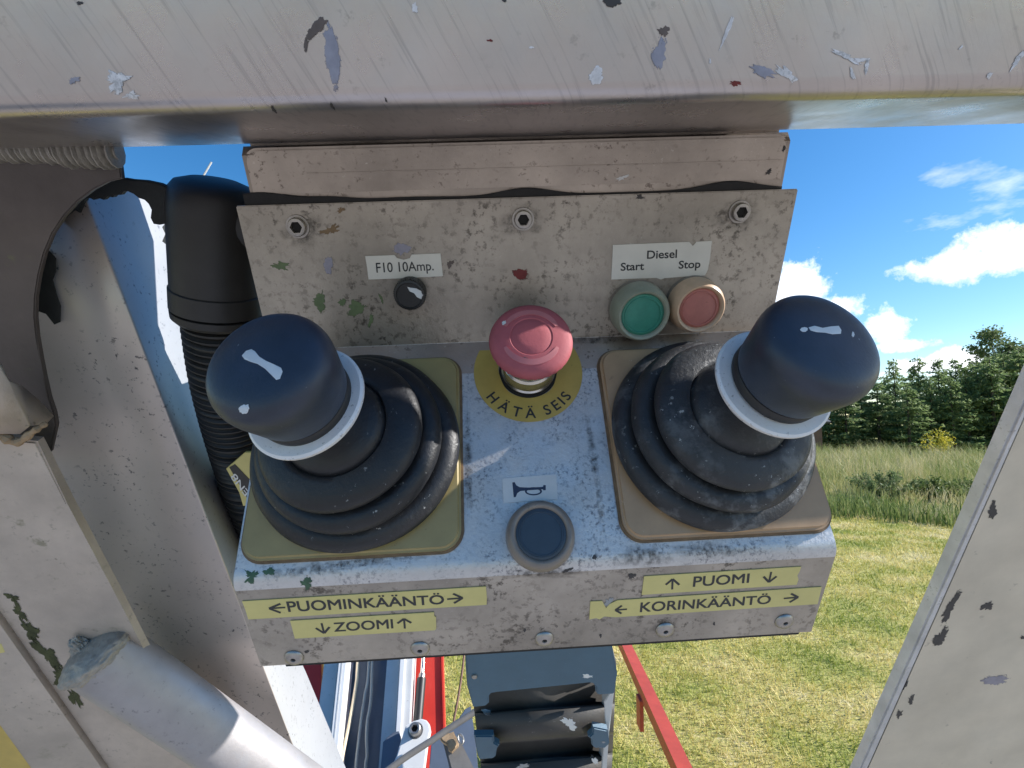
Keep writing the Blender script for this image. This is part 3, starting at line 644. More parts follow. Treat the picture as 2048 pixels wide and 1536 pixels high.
# rough weld closing the tube against the post: a lumpy, flattened cap
from mathutils import noise as mnoise
bm = bmesh.new(); bmesh.ops.create_icosphere(bm, subdivisions=5, radius=1)
for v_ in bm.verts:
    d_ = v_.co.copy(); k_ = 1+.07*mnoise.noise(d_*2.2)+.05*mnoise.noise(d_*5.5+Vector((3, 1, 2)))+.05*mnoise.noise(d_*13)
    v_.co = Vector((d_.x*.0262, d_.y*.0262, d_.z*.0105))*k_
link('weld_cap', bm2me(bm), 'weld', tz, Matrix.Translation(T0) @ tdir.to_track_quat('Z', 'Y').to_matrix().to_4x4(), smooth=180)
for k_, (px_, py_, sx_, sy_, sz_, an_) in enumerate(((168, 1300, .0065, .0120, .0055, -25),)):
    bm = bmesh.new(); bmesh.ops.create_icosphere(bm, subdivisions=5, radius=1)
    for v_ in bm.verts:
        d_ = v_.co.copy(); kk = 1+.30*mnoise.noise(d_*1.9+Vector((k_*7, 0, 0)))+.20*mnoise.noise(d_*4.6+Vector((0, k_*5, 0)))+.09*mnoise.noise(d_*11)
        v_.co = Vector((d_.x*sx_, d_.y*sz_, d_.z*sy_))*kk
    link('weld_lump', bm2me(bm), 'weld', tz, Matrix.Translation(q3(px_, py_, YQ-.004)) @ Matrix.Rotation(R(an_), 4, 'Y'), smooth=180)

# gusset at the right
gp = thing('gusset_plate', 'large grey-brown plate with a pale slanted edge and dark scuffs', 'plate', B)
YT = -.035
fmT = plane(YT); pT = [uv(fmT, *p_) for p_ in ((2155, 600), (2068, 795), (1737, 1536), (1704, 1610), (2300, 1610), (2300, 600))]
gpo = link('plate', prism(pT, .010, .0008, -.010), 'alu_gusset', gp, fmT)
sa = [uv(fmT, *p_) for p_ in ((2154, 601), (1703, 1609), (1688, 1609), (2139, 601))]
link('edge_strip', prism(sa, .009, .0012, -.0085), 'alu_edge', gp, fmT)

# assumed basket floor, unseen, added for neutral bounce light: planks on two bearers
bf = thing('basket_floor', 'ribbed grey aluminium floor of the lift basket', 'floor', C @ Matrix.Translation((0, -.45, -1.15)))
for k_ in range(9):
    y_ = -.54+k_*.12; link('floor_plank', prism([(-.75, y_+.002), (.75, y_+.002), (.75, y_+.116), (-.75, y_+.116)], .03, .003, -.03), 'floor_grey', bf)
for y_ in (-.5, .46): link('bearer', prism([(-.75, y_), (.75, y_), (.75, y_+.05), (-.75, y_+.05)], .05, .003, -.082), 'floor_grey', bf)

# ================================================================== CONTROL PANEL
cpn = thing('control_panel', 'grey aluminium lift control panel with two joysticks, buttons and Finnish labels', 'control panel', B)
# folded face sheet, 2 mm
pl = [(0, HU)]
def fillet(p0, p1, p2, r, n=6):
    p0, p1, p2 = [Vector(q) for q in (p0, p1, p2)]; a = (p0-p1).normalized(); b_ = (p2-p1).normalized(); ang = a.angle(b_); d = r/math.tan(ang/2); s = p1+a*d; e = p1+b_*d; out = []
    for i in range(n+1):
        t = i/n; out.append(tuple((s*(1-t)+p1*t)*(1-t)+(p1*(1-t)+e*t)*t))
    return out
pB, pC, pD = (0, 0), (-CD, CH), (-CD, DH)
front = [(0, HU)] + fillet((0, HU), pB, pC, .0035, 5) + fillet(pB, pC, pD, .010, 8) + [pD]
def offs(pts, t):
    out = []
    for i, p_ in enumerate(pts):
        a = Vector(pts[max(i-1, 0)]); b_ = Vector(pts[min(i+1, len(pts)-1)]); d = (b_-a).normalized(); out.append((p_[0]-d.y*t, p_[1]+d.x*t))
    return out
back = offs(front, .002)
NX = 2
def sheet(front, back, x0, x1):
    n = len(front); v = []; f = []
    for x in (x0, x1):
        v += [(x, *p_) for p_ in front]+[(x, *p_) for p_ in back]
    m2 = 2*n
    for i in range(n-1):
        f += [(i, i+1, m2+i+1, m2+i), (n+i+1, n+i, m2+n+i, m2+n+i+1), (i, n+i, n+i+1, i+1), (m2+i+1, m2+n+i+1, m2+n+i, m2+i)]
    f += [(0, m2, m2+n, n), (n-1, 2*n-1, m2+2*n-1, m2+n-1)]
    me = pdata(v, f); bm = bmesh.new(); bm.from_mesh(me); bmesh.ops.recalc_face_normals(bm, faces=bm.faces)
    lim = [e for e in bm.edges if len(e.link_faces) == 2 and e.calc_face_angle() > 1.2]; bmesh.ops.bevel(bm, geom=lim, offset=.0005, segments=2, affect='EDGES')
    bm.to_mesh(me); bm.free(); return me
n_up = 3
up_front = front[:7]; 
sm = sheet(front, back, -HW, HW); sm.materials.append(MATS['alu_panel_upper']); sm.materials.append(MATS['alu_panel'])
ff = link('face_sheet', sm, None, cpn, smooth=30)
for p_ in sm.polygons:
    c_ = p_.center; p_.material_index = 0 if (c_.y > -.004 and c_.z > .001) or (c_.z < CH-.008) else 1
# housing behind and above the sheet
hz1 = .1060
poly = [(.003, hz1-.004), (.003, .0035), (-CD+.0045, CH-.001), (-CD+.0045, DH+.002), (.105, DH+.002), (.105, 0), (.060, .010), (.060, .100), (.120, .100), (.120, .200), (.016, .200), (.016, hz1), (.007, hz1)]  # hidden rear block and deep base are shaped to keep sun off the post
hx = HW-.0075
def housing():
    v = []; f = []; n = len(poly)
    for x in (-hx, hx): v += [(x, *p_) for p_ in poly]
    for i in range(n): f.append((i, (i+1) % n, n+(i+1) % n, n+i))
    f += [tuple(range(n)), tuple(n+i for i in range(n))]; me = pdata(v, f); bm = bmesh.new(); bm.from_mesh(me); bmesh.ops.recalc_face_normals(bm, faces=bm.faces)
    ve = [e for e in bm.edges if all(abs(v_.co.x) > hx-.001 for v_ in e.verts) and all(v_.co.z > hz1-.006 and v_.co.y < .01 for v_ in e.verts)]
    bm.to_mesh(me); bm.free(); return me
ho = link('housing', housing(), 'alu_house', cpn, smooth=30)
# raised front cover of the housing with rounded top corners
cov = rrect(-hx+.0005, hx-.0005, HU+.0035, hz1-.0008, .006); cov = [(max(-hx+.0005, min(hx-.0005, x)), y) for x, y in cov]
cov2 = [(hx-.0005, HU+.0035)] + [p_ for p_ in rrect(-hx+.0005, hx-.0005, HU-.02, hz1-.0008, .007) if p_[1] > HU+.01] + [(-hx+.0005, HU+.0035)]
cvo = link('cover', prism(cov2, .004, .0014), 'alu_house', cpn, at(FU, 0, 0, -.0062))
link('cover_ridge', prism([(-hx+.03, .0925), (hx-.002, .0925), (hx-.002, .0934), (-hx+.03, .0934)], .0006, .0002), 'alu_house', cpn, at(FU, 0, 0, -.0024))
# wavy black gasket squeezed out between cover and sheet
top = []; 
for i in range(80):
    x = -HW+.004+(2*HW-.012)*i/79; px = 470+1110*i/79
    wv_ = 1.0+6.2*math.exp(-((px-500)/85)**2)+2.2*math.exp(-((px-640)/60)**2)+4.2*math.exp(-((px-1040)/70)**2)+4.6*math.exp(-((px-1470)/75)**2)+1.0*math.exp(-((px-800)/100)**2)
    top.append((x, HU+wv_*.00085))
link('gasket', prism(top[::-1]+[(-HW+.004, HU-.01), (HW-.008, HU-.01)], .0022, .0004), 'gasket', cpn, at(FU, 0, 0, -.0036))
link('gasket', extrude_x([(-CD+.0012, DH-.0025), (-CD+.0012, DH+.003), (-CD+.006, DH+.003), (-CD+.006, DH-.0025)], -HW+.012, HW-.006), 'gasket', cpn)

# screws and rivets
def hexr(tg, a):
    b_ = (a % (math.pi/3))-math.pi/6; return math.cos(math.pi/6)/math.cos(b_)
scr = lathe([(.0001, .0008), (.0031, .0008, 'h'), (.0031, .0030, 'h'), (.0036, .0031), (.0043, .0029), (.0047, .0022), (.0048, 0)], 48, hexr)
hole = lathe([(0, .0010), (.0030, .0010, 'h')], 48, hexr)
wash = lathe([(.0046, .0004), (.0058, .0004), (.0060, 0)], 32)
for x, y in ((592, 455), (1047, 440), (1484, 425)):
    u, v_ = uv(FU, x, y, .003); s = link('socket_screw', scr, 'steel', cpn, at(FU, u, v_, .0002)); link('hex_socket', hole, 'dark_hole', s); link('washer', wash, 'steel', s)
riv = lathe([(.0011, .0009), (.0013, .0016), (.0030, .0016), (.0042, .0012), (.0049, .0003), (.005, 0)], 32); rh = lathe([(0, .0010), (.0013, .0010)], 16)
for x, y in ((587, 1318), (840, 1300), (1089, 1280), (1331, 1262), (1570, 1245)):
    u, v_ = uv(FP, x, y, .001); s = link('rivet', riv, 'steel', cpn, at(FP, u, v_, .0002)); link('rivet_hole', rh, 'dark_hole', s)

# labels ----------------------------------------------------------
def zz_(ox, oy, s): return lambda p_: (ox+p_[0]*s, oy+p_[1]*s)
def label(name, fm, outline, m, lab, th=.00035):
    poly = [uv(fm, *p_) for p_ in outline]; o = link(name, prism(poly, th, 0), m, cpn, at(fm, 0, 0, .0001)); o['label'] = lab; return o, th+.0001
LZ = zz_(440, 1040, 560/2048); RZ = zz_(1140, 1040, 560/2048); UZ = zz_(440, 180, 700/2048); VZ = zz_(1000, 180, 700/2048); HZ = zz_(900, 560, 350/896)
def lettering(lab_o, fm, zf, texts, arrows=(), m='ink', aw=.0012, wt=0.006, extra=None):
    ink = Ink2(); U = lambda p_: uv(fm, *zf(p_))
    for body, q, wgt, cap in texts: ink.text(body, [U(p_) for p_ in q], wgt, cap)
    for ar in arrows: ink.arrow(*[U(p_) for p_ in ar], aw)
    if extra: extra(ink, U)
    return link('lettering', ink.mesh(h=.00042), m, lab_o, smooth=0)
l, h = label('direction_label', FP, [LZ(p_) for p_ in ((163, 590), (1000, 540), (1945, 482), (1952, 560), (1950, 615), (1100, 668), (210, 722), (188, 650))], 'label_yellow', 'yellow strip label reading PUOMINKÄÄNTÖ')
lettering(l, FP, LZ, [('PUOMINKÄÄNTÖ', ((488, 592), (1635, 543), (505, 665), (1640, 607)), 0, None)], [((480, 633), (362, 641), (445, 606), (447, 672)), ((1662, 573), (1775, 564), (1705, 533), (1712, 602))])
l, h = label('direction_label', FP, [LZ(p_) for p_ in ((515, 733), (1565, 670), (1568, 700), (1580, 705), (1582, 790), (1572, 801), (550, 862))], 'label_yellow', 'yellow strip label reading ZOOMI')
lettering(l, FP, LZ, [('ZOOMI', ((832, 747), (1262, 720), (840, 810), (1268, 785)), 0, None)], [((745, 748), (764, 822), (703, 784), (803, 776)), ((1353, 787), (1347, 716), (1299, 750), (1400, 746))])
l, h = label('direction_label', FP, [RZ(p_) for p_ in ((540, 408), (1688, 337), (1675, 375), (1660, 400), (1668, 430), (1655, 468), (523, 543))], 'label_yellow', 'yellow strip label reading PUOMI with chipped end')
lettering(l, FP, RZ, [('PUOMI', ((905, 410), (1310, 387), (897, 482), (1303, 452)), 0, None)], [((745, 502), (748, 426), (698, 468), (797, 468)), ((1468, 374), (1451, 449), (1412, 408), (1507, 406))])
l, h = label('direction_label', FP, [RZ(p_) for p_ in ((148, 592), (235, 588), (262, 640), (290, 610), (345, 583), (1838, 485), (1808, 610), (330, 706), (250, 700), (215, 722), (190, 712), (140, 723))], 'label_yellow', 'yellow strip label reading KORINKÄÄNTÖ, torn near its left arrow')
lettering(l, FP, RZ, [('KORINKÄÄNTÖ', ((517, 599), (1468, 545), (510, 667), (1460, 605)), 0, None)], [((415, 646), (330, 653), (378, 620), (375, 678)), ((1560, 568), (1665, 559), (1613, 533), (1602, 596))])
l, h = label('fuse_label', FU, [UZ(p_) for p_ in ((850, 972), (1020, 965), (1035, 982), (1075, 992), (1110, 984), (1122, 962), (1290, 955), (1297, 1020), (1305, 1088), (1080, 1100), (870, 1108), (862, 1040))], 'label_white', 'white label reading F10 10Amp.')
lettering(l, FU, UZ, [('F10 10Amp.', ((912, 1011), (1247, 1000), (917, 1067), (1252, 1053)), .008, None)])
l, h = label('diesel_label', FU, [VZ(p_) for p_ in ((660, 906), (1105, 888), (1127, 912), (1148, 887), (1238, 882), (1228, 975), (1215, 1050), (1198, 1084), (1100, 1089), (960, 1100), (940, 1108), (915, 1098), (650, 1108), (655, 1010))], 'label_white', 'white label reading Diesel Start Stop')
lettering(l, FU, VZ, [('Diesel', ((860, 940), (1035, 933), (858, 986), (1033, 980)), .018, None), ('Start', ((706, 1012), (843, 1006), (704, 1056), (841, 1050)), .018, None), ('Stop', ((1046, 1000), (1173, 993), (1042, 1044), (1170, 1038)), .018, None)])
l, h = label('horn_label', FL, [HZ(p_) for p_ in ((267, 1018), (543, 995), (552, 1123), (275, 1142))], 'label_grey', 'small pale label with a horn symbol')
def horn(ink, U):
    ink.add([U(p_) for p_ in ((319, 1038), (331, 1036), (339, 1052), (356, 1062), (400, 1064), (470, 1061), (472, 1073), (400, 1078), (360, 1082), (344, 1093), (337, 1112), (326, 1114))], [tuple(range(12))])
    ink.add([U(p_) for p_ in ((466, 1061), (476, 1060), (478, 1051), (490, 1052), (490, 1077), (478, 1078), (475, 1073), (466, 1073))], [tuple(range(8))])
    n = 28; o_ = [(427+44*math.cos(2*math.pi*i/n), 1083+21*math.sin(2*math.pi*i/n)) for i in range(n)]; i_ = [(427+34*math.cos(2*math.pi*i/n), 1084+13*math.sin(2*math.pi*i/n)) for i in range(n)]
    ink.add([U(p_) for p_ in o_+i_], [(i, (i+1) % n, n+(i+1) % n, n+i) for i in range(n)])
lettering(l, FL, HZ, [], extra=horn, m='ink_blue')

# emergency stop ----------------------------------------------------
EU, EV = uv(FL, 1062, 676, .036); EV -= .0005
es = bpy.data.objects.new('emergency_stop', None); COL.objects.link(es); es.parent = cpn; es.matrix_local = at(FL, EU, EV); es['label'] = 'red mushroom emergency stop button on a gold ring label'
n = 64; ang = [2*math.pi*i/n for i in range(n)]
bm = bmesh.new(); ou = [bm.verts.new((.0305*math.cos(a), .0305*math.sin(a), .0005)) for a in ang]; inn = [bm.verts.new((.0165*math.cos(a)*(1+.03*math.sin(5*a)), .0165*math.sin(a), .0005)) for a in ang]; ob_ = [bm.verts.new((.0305*math.cos(a), .0305*math.sin(a), .0001)) for a in ang]
for i in range(n): j = (i+1) % n; bm.faces.new((ou[i], ou[j], inn[j], inn[i])); bm.faces.new((ob_[i], ob_[j], ou[j], ou[i]))
link('ring_label', bm2me(bm), 'label_gold', es, smooth=20)
ink = Ink2(); word = 'HÄTÄ SEIS'; angs = [-143, -124.5, -107.5, -91, None, -70, -57.5, -48.5, -39.5]
for ch, a in zip(word, angs):
    if a is None: continue
    v_, f_ = text_mesh(ch, .016); v_ = v_.copy(); v_[:, 0] -= (v_[:, 0].min()+v_[:, 0].max())/2; s = .0056/CAPH; out = []
    for x, y in v_*s:
        r_ = .0283-y; th = R(a); out.append((r_*math.cos(th)-x*math.sin(th), r_*math.sin(th)+x*math.cos(th)))
    ink.add(out, f_)
link('lettering', ink.mesh(h=.0006), 'ink', es, smooth=0)
link('collar', lathe([(.0150, 0), (.0150, .003), (.0142, .004), (.0142, .012), (.0130, .013), (.0130, .020), (.0122, .0205), (.0122, .030)], 48), 'chrome', es)
link('hole_ring', lathe([(.0164, .0003), (.0149, .0003)], 48), 'dark_hole', es)
kn = lambda tg, a: 1+.016*(1 if math.sin(36*a) > .2 else -1)*.6
cap = link('mushroom_cap', lathe([(.010, .0285), (.0150, .0285), (.0185, .0292, 'k'), (.0207, .0312, 'k'), (.0212, .0335), (.0205, .0356), (.0185, .0371), (.015, .0381), (.0108, .0386), (.0102, .0382), (.0096, .0386), (.005, .0390), (0, .0391)], 144, kn), 'estop_red', es, smooth=40)
def arcstrip(r0, r1, a0, a1, z0, z1, th, n=24):
    bm = bmesh.new(); rows = []
    for i in range(n+1):
        a = R(a0+(a1-a0)*i/n); w = 1-.55*(abs(i/n-.5)*2)**6; rm = (r0+r1)/2; ra, rb = rm-(rm-r0)*w, rm+(r1-rm)*w
        rows.append([bm.verts.new((r_*math.cos(a), r_*math.sin(a), z_)) for r_, z_ in ((ra, z0-.0004), (ra, z0+th), (rb, z1+th), (rb, z1-.0004))])
    for p_, q_ in zip(rows, rows[1:]):
        for k in range(3): bm.faces.new((p_[k], p_[k+1], q_[k+1], q_[k]))
    bm.faces.new(rows[0]); bm.faces.new(rows[-1][::-1]); return bm2me(bm)
link('turn_mark', arcstrip(.0128, .0158, 22, 152, .0384, .03785, .00035), 'estop_red_worn', es); link('turn_mark', arcstrip(.0128, .0158, 202, 332, .0384, .03785, .00035), 'estop_red_worn', es)

# push buttons -------------------------------------------------------
def button(fm, x, y, h, r, lab, boot, cap, tall, dome=.6):
    u, v_ = uv(fm, x, y, h); b_ = bpy.data.objects.new('push_button', None); COL.objects.link(b_); b_.parent = cpn; b_.matrix_local = at(fm, u, v_, .0001); b_['label'] = lab
    link('base_ring', lathe([(r*1.02, 0), (r*1.03, .002), (r*.99, .0035)], 48), 'boot_grey', b_)
    link('boot', lathe([(r*1.0, .001), (r*1.02, tall*.35), (r*.99, tall*.7), (r*.93, tall*.9), (r*.86, tall), (r*.80, tall*.985), (r*.765, tall*.93), (r*.74, tall*.86)], 56), boot, b_, smooth=60)
    link('cap', lathe([(r*.75, tall*.84), (r*.72, tall*.88), (r*.66, tall*.89), (r*.645, tall*.93), (r*.61, tall*.93), (r*.60, tall*.885), (r*.3, tall*.9), (0, tall*.905)], 56), cap, b_, smooth=50)
    return b_
button(FU, 1284, 628, .012, .0158, 'green push button in a dirty clear boot', 'boot_green', 'btn_green', .0155)
button(FU, 1398, 616, .012, .0150, 'faded red push button in a yellowed boot', 'boot_red', 'btn_red', .0145)
u, v_ = uv(FL, 1082, 1070, .006); button(FL, 1082, 1068, .007, .0163, 'dark blue-grey horn push button', 'boot_grey', 'btn_blue', .009)
# fuse holder
u, v_ = uv(FU, 819, 590, .008); fz = bpy.data.objects.new('fuse_holder', None); COL.objects.link(fz); fz.parent = cpn; fz.matrix_local = at(FU, u, v_); fz['label'] = 'black knurled fuse holder cap with chipped top'
kf = lambda tg, a: 1+.03*math.sin(44*a)
fcap = link('fuse_cap', lathe([(.0080, 0), (.0084, .001), (.0084, .003, 'k'), (.0085, .0075, 'k'), (.0080, .009), (.0070, .0094), (.0066, .0086), (0, .0084)], 176, kf), 'black_plastic', fz, smooth=30)

# joysticks ------------------------------------------------------------
def joystick(cu, cv, topu, topv, lab, basem, rub, tilt_collar=0):
    j = bpy.data.objects.new('joystick', None); COL.objects.link(j); j.parent = cpn; j.matrix_local = at(FL, cu, cv); j['label'] = lab
    bp = link('base_plate', prism(rrect(-.0522, .0522, -.0525, .0522, .010, 8), .0042, .0016, 0, 3), basem, j, at(Matrix.Identity(4), 0, 0, .0002))
    link('base_rim', prism(rrect(-.0535, .0535, -.0538, .0535, .0112, 8), .0012, .0004), 'paint_brown', j, at(Matrix.Identity(4), 0, 0, .0001))
    ax = Vector((topu-cu, topv-cv, .096)); H = ax.length; axn = ax.normalized()
    # gaiter: bellows rings whose axis bends towards the stick
    prof = [(.0460, .0030), (.0500, .0034), (.0522, .0050), (.0531, .0076), (.0525, .0104), (.0504, .0127), (.0466, .0137), (.0428, .0131), (.0400, .0119), (.0392, .0128), (.0400, .0141), (.0428, .0147), (.0450, .0160), (.0462, .0184), (.0457, .0210), (.0438, .0231), (.0402, .0240), (.0366, .0233), (.0338, .0221), (.0330, .0230), (.0338, .0243), (.0366, .0249),
            (.0385, .0263), (.0395, .0285), (.0389, .0307), (.0368, .0324), (.0330, .0337), (.0282, .0349), (.0257, .0350), (.0246, .0339), (.0240, .0350), (.0236, .0366), (.0220, .0379), (.0185, .0394), (.0152, .0404), (.0134, .0412)]
    rows = []; v = []; f = []; n = 110
    for r_, z in prof:
        k = min(1, (z/.041))**1.5; off = ax*(z/.096)*k; o_ = Vector((off.x, off.y, z))
        tl = k; a1 = Vector((1, 0, -axn.x*tl/axn.z)).normalized(); a2 = Vector((0, 1, -axn.y*tl/axn.z)).normalized()
        wob = [1+.006*math.sin(3*2*math.pi*i/n+z*300)+.004*math.sin(5*2*math.pi*i/n+z*800) for i in range(n)]
        rows.append(len(v)); v += [o_+(a1*math.cos(2*math.pi*i/n)+a2*math.sin(2*math.pi*i/n))*r_*.985*wob[i] for i in range(n)]
    for a_, b_ in zip(rows, rows[1:]):
        for i in range(n): f.append((a_+i, a_+(i+1) % n, b_+(i+1) % n, b_+i))
    g_ = link('gaiter', pdata(v, f), rub, j, smooth=50)
    q = axn.to_track_quat('Z', 'Y').to_matrix().to_4x4()
    # stick collar: split sleeve and flared white flange, then knob
    link('sleeve', lathe([(.0122, .040), (.0126, .041), (.0126, .056)], 40), 'white_plastic', j, q)
    cq = q @ Matrix.Translation((0, 0, .0535)) @ Matrix.Rotation(tilt_collar, 4, 'X')
    link('flange', lathe([(.0105, -.004), (.0150, -.0034), (.0205, -.0008), (.0246, .0030), (.0260, .0052), (.0261, .0066), (.0250, .0074), (.0215, .0072), (.015, .0070)], 64), 'white_plastic', j, cq)
    link('knob_skirt', lathe([(.014, .0600), (.0190, .0600), (.0206, .0612), (.0208, .0636), (.0200, .0652), (.0188, .0658)], 64), 'black_plastic', j, q)
    kp = [(.0190, .0655), (.0204, .0658), (.0212, .0675), (.0219, .0720), (.0229, .0772), (.0239, .0822), (.0243, .0860), (.0238, .0896), (.0222, .0924), (.0192, .0943), (.0142, .0955), (.0072, .0961), (0, .0963)]
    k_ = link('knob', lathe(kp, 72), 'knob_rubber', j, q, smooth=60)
    md = k_.modifiers.new('s', 'SUBSURF'); md.levels = 1; md.render_levels = 1
    return j, g_, k_
tL = uv(FL, 513, 712, .096); tR = uv(FL, 1671, 668, .096)
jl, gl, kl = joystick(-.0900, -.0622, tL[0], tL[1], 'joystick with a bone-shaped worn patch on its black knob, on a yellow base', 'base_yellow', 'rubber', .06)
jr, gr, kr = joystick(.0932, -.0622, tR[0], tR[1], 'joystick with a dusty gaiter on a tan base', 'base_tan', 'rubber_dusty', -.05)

# ------------------------------------------------------------------ marks on panel, beam, knobs
bpy.context.view_layer.update()
bvp = bvh_of([ff, ho, cvo]); bvb = bvh_of([beam_o]); bvk = bvh_of([kl, kr]); bvg = bvh_of([gpo]); bvs = bvh_of([so])
for m_, e in (('paint_red', (1041, 548, 15, 11, 0, .15)), ('paint_bluegrey', (657, 530, 9, 17, -10, .2)), ('paint_green', (712, 617, 17, 14, 0, .25)), ('paint_green', (640, 603, 14, 16, 0, .35)), ('paint_green', (685, 605, 6, 8, 0, .3)), ('paint_green', (562, 532, 17, 7, 10, .4)),
              ('paint_brown', (662, 460, 15, 9, -20, .4)), ('paint_brown', (682, 420, 7, 5, 0, .4)), ('paint_bluegrey', (803, 497, 16, 12, 0, .15)), ('paint_darkbrown', (900, 528, 7, 6, 0, .4)), ('paint_green', (742, 640, 5, 11, 20, .4)), ('paint_green', (763, 598, 3, 9, -20, .4)),
              ('paint_dark', (1280, 394, 9, 4, 0, .4)), ('paint_dkgreen', (503, 1152, 16, 9, -20, .5)), ('paint_dkgreen', (539, 1143, 10, 8, 0, .3)), ('paint_dkgreen', (613, 1165, 12, 9, 0, .45)), ('paint_dark', (1264, 1151, 8, 5, 0, .25)),
              ('paint_dark', (614, 1303, 4, 3, 0, .3)), ('paint_dark', (1050, 1260, 2.5, 3, 0, .3)), ('paint_dark', (1428, 1247, 2.5, 3, 0, .3)), ('paint_dark', (1201, 1271, 2.5, 3, 0, .3)), ('paint_dark', (1189, 1114, 4, 6, 20, .3)), ('paint_dark', (1135, 1140, 9, 3, -20, .3)),
              ('white_paint', (1245, 355, 10, 4, -15, .4)), ('paint_dark', (1568, 297, 3, 6, 20, .3)), ('paint_dark', (1537, 344, 7, 4, -30, .4)), ('white_paint', (1218, 1205, 9, 11, 30, .5))):
    if m_ == 'white_paint' and e[0] == 1218: m_ = 'grey_paint'
    blot('paint_mark', cpn, bvp, m_, ell(*e))
for e in ((606, 462, 44, 34, 10, .2), (1042, 442, 42, 36, 0, .2), (1472, 432, 46, 34, -20, .2), (587, 1312, 32, 24, 0, .2), (840, 1294, 30, 22, 0, .2), (1089, 1274, 28, 20, 0, .2), (1331, 1256, 28, 20, 0, .2), (1570, 1238, 32, 24, 0, .2),
          (1290, 1112, 70, 22, -3, .25), (1420, 1100, 90, 16, -4, .25), (620, 1140, 90, 14, -4, .3), (760, 1118, 90, 12, -4, .3), (936, 930, 9, 120, 0, .2), (1192, 950, 9, 140, -8, .2), (1085, 1145, 80, 14, -4, .3), (800, 1310, 300, 12, -4, .3), (1300, 1275, 300, 12, -4, .3),
          (1180, 680, 120, 8, -2, .3), (520, 560, 16, 110, -14, .3)): blot('grime_patch', cpn, bvp, 'grime', ell(*e), .00008)
for m_, e in (('paint_darkbrown', (632, 57, 27, 11, -48, .15)), ('paint_darkbrown', (612, 92, 4, 14, 10, .3)), ('paint_bluegrey', (665, 112, 15, 58, -5, .12)), ('mark_white', (236, 163, 24, 20, -20, .4)), ('mark_white', (264, 191, 16, 7, -10, .5)), ('paint_bluegrey', (148, 160, 9, 7, 0, .4)),
              ('mark_white', (1192, 152, 15, 20, -5, .2)), ('paint_darkbrown', (1328, 62, 11, 9, 30, .4)), ('paint_bluegrey', (1318, 110, 13, 30, 5, .2)), ('mark_white', (1454, 62, 5, 34, 22, .2)), ('mark_white', (1572, 147, 22, 12, 40, .35)), ('paint_bluegrey', (1525, 143, 28, 9, 15, .3)),
              ('mark_white', (1690, 112, 26, 7, 28, .35)), ('mark_white', (1722, 120, 18, 5, 0, .3)), ('mark_white', (1733, 134, 5, 14, 10, .3)), ('mark_white', (1704, 148, 5, 12, -20, .3)), ('mark_white', (2036, 118, 6, 24, 38, .3)), ('paint_red', (1470, 167, 11, 5, 5, .3)),
              ('mark_white', (830, 15, 5, 14, -5, .3)), ('paint_dark', (1222, 3, 20, 9, 15, .2)), ('paint_dark', (1009, 1, 5, 3, 0, .2)), ('mark_white', (1063, 95, 5, 3, 0, .3)), ('mark_white', (1978, 152, 4, 10, 35, .3)), ('mark_white', (1420, 123, 2.5, 5, 0, .3)), ('paint_red', (980, 81, 5, 3, 0, .4)),
              ('mark_white', (1921, 95, 2, 6, 40, .3)), ('paint_dark', (547, 218, 3, 8, -30, .3)), ('paint_dark', (665, 212, 3, 7, -30, .3)), ('paint_dark', (772, 200, 2, 5, -30, .3)), ('paint_dark', (160, 6, 5, 4, 0, .3))):
    blot('paint_mark', beam, bvb, m_, ell(*e), .0002)
bone = [(486, 712), (494, 703), (504, 700), (511, 704), (519, 714), (532, 722), (548, 729), (560, 735), (563, 742), (558, 756), (551, 758), (541, 748), (530, 737), (516, 728), (503, 724), (491, 719)]
blot('worn_patch', jl, bvk, 'label_grey', bone, .00012)
blot('worn_patch', jl, bvk, 'label_grey', ell(488, 818, 11, 8, -35, .15), .00012)
blot('worn_patch', jr, bvk, 'label_grey', [(1619, 655), (1630, 652), (1645, 656), (1662, 653), (1676, 652), (1681, 660), (1680, 667), (1664, 668), (1650, 665), (1634, 664), (1623, 661)], .00012)
blot('worn_patch', jr, bvk, 'label_grey', ell(1608, 659, 7, 4.5, 0, .1), .00012)
blot('worn_patch', jr, bvk, 'label_grey', ell(1706, 669, 2.5, 5, -10, .2), .00012)
es_b = bvh_of([cap, fcap]); blot('chip', es, es_b, 'white_paint', ell(1010, 645, 6, 3.5, -20, .3), .0002); blot('chip', es, es_b, 'paint_dark', ell(1046, 717, 9, 3, 5, .3), .0002)
blot('chip', fz, es_b, 'label_grey', [(815, 574), (822, 576), (832, 577), (842, 582), (846, 590), (842, 598), (834, 594), (828, 586), (820, 583)], .0002)
for m_, e in (('paint_dark', (1985, 1020, 8, 18, 15, .3)), ('paint_dark', (1900, 1215, 8, 30, 28, .35)), ('paint_dark', (1880, 1275, 10, 20, 25, .4)), ('paint_dark', (1973, 1212, 13, 6, -30, .4)), ('paint_bluegrey', (1990, 1360, 28, 8, -5, .2)), ('paint_dark', (1822, 1400, 5, 8, 20, .3)), ('paint_dark', (1775, 1432, 5, 14, 25, .4)), ('paint_dark', (1798, 1428, 4, 9, 30, .4)), ('paint_dark', (1810, 1370, 3, 14, 30, .4)), ('paint_dark', (2046, 1275, 5, 4, 0, .3))):
    blot('scuff', gp, bvg, m_, ell(*e), .0002)
# black torn residue round the top of the side post
blot('residue', sp, bvs, 'black_residue', dens([(78, 500), (96, 503), (112, 520), (112, 545), (106, 560), (114, 590), (121, 610), (120, 640), (108, 645), (92, 625), (72, 618), (66, 590), (68, 545)], 2), .0003)
blot('residue', sp, bvs, 'black_residue', [(325, 455), (338, 440), (346, 452), (344, 478), (350, 498), (338, 492), (325, 482), (331, 468)], .0003)
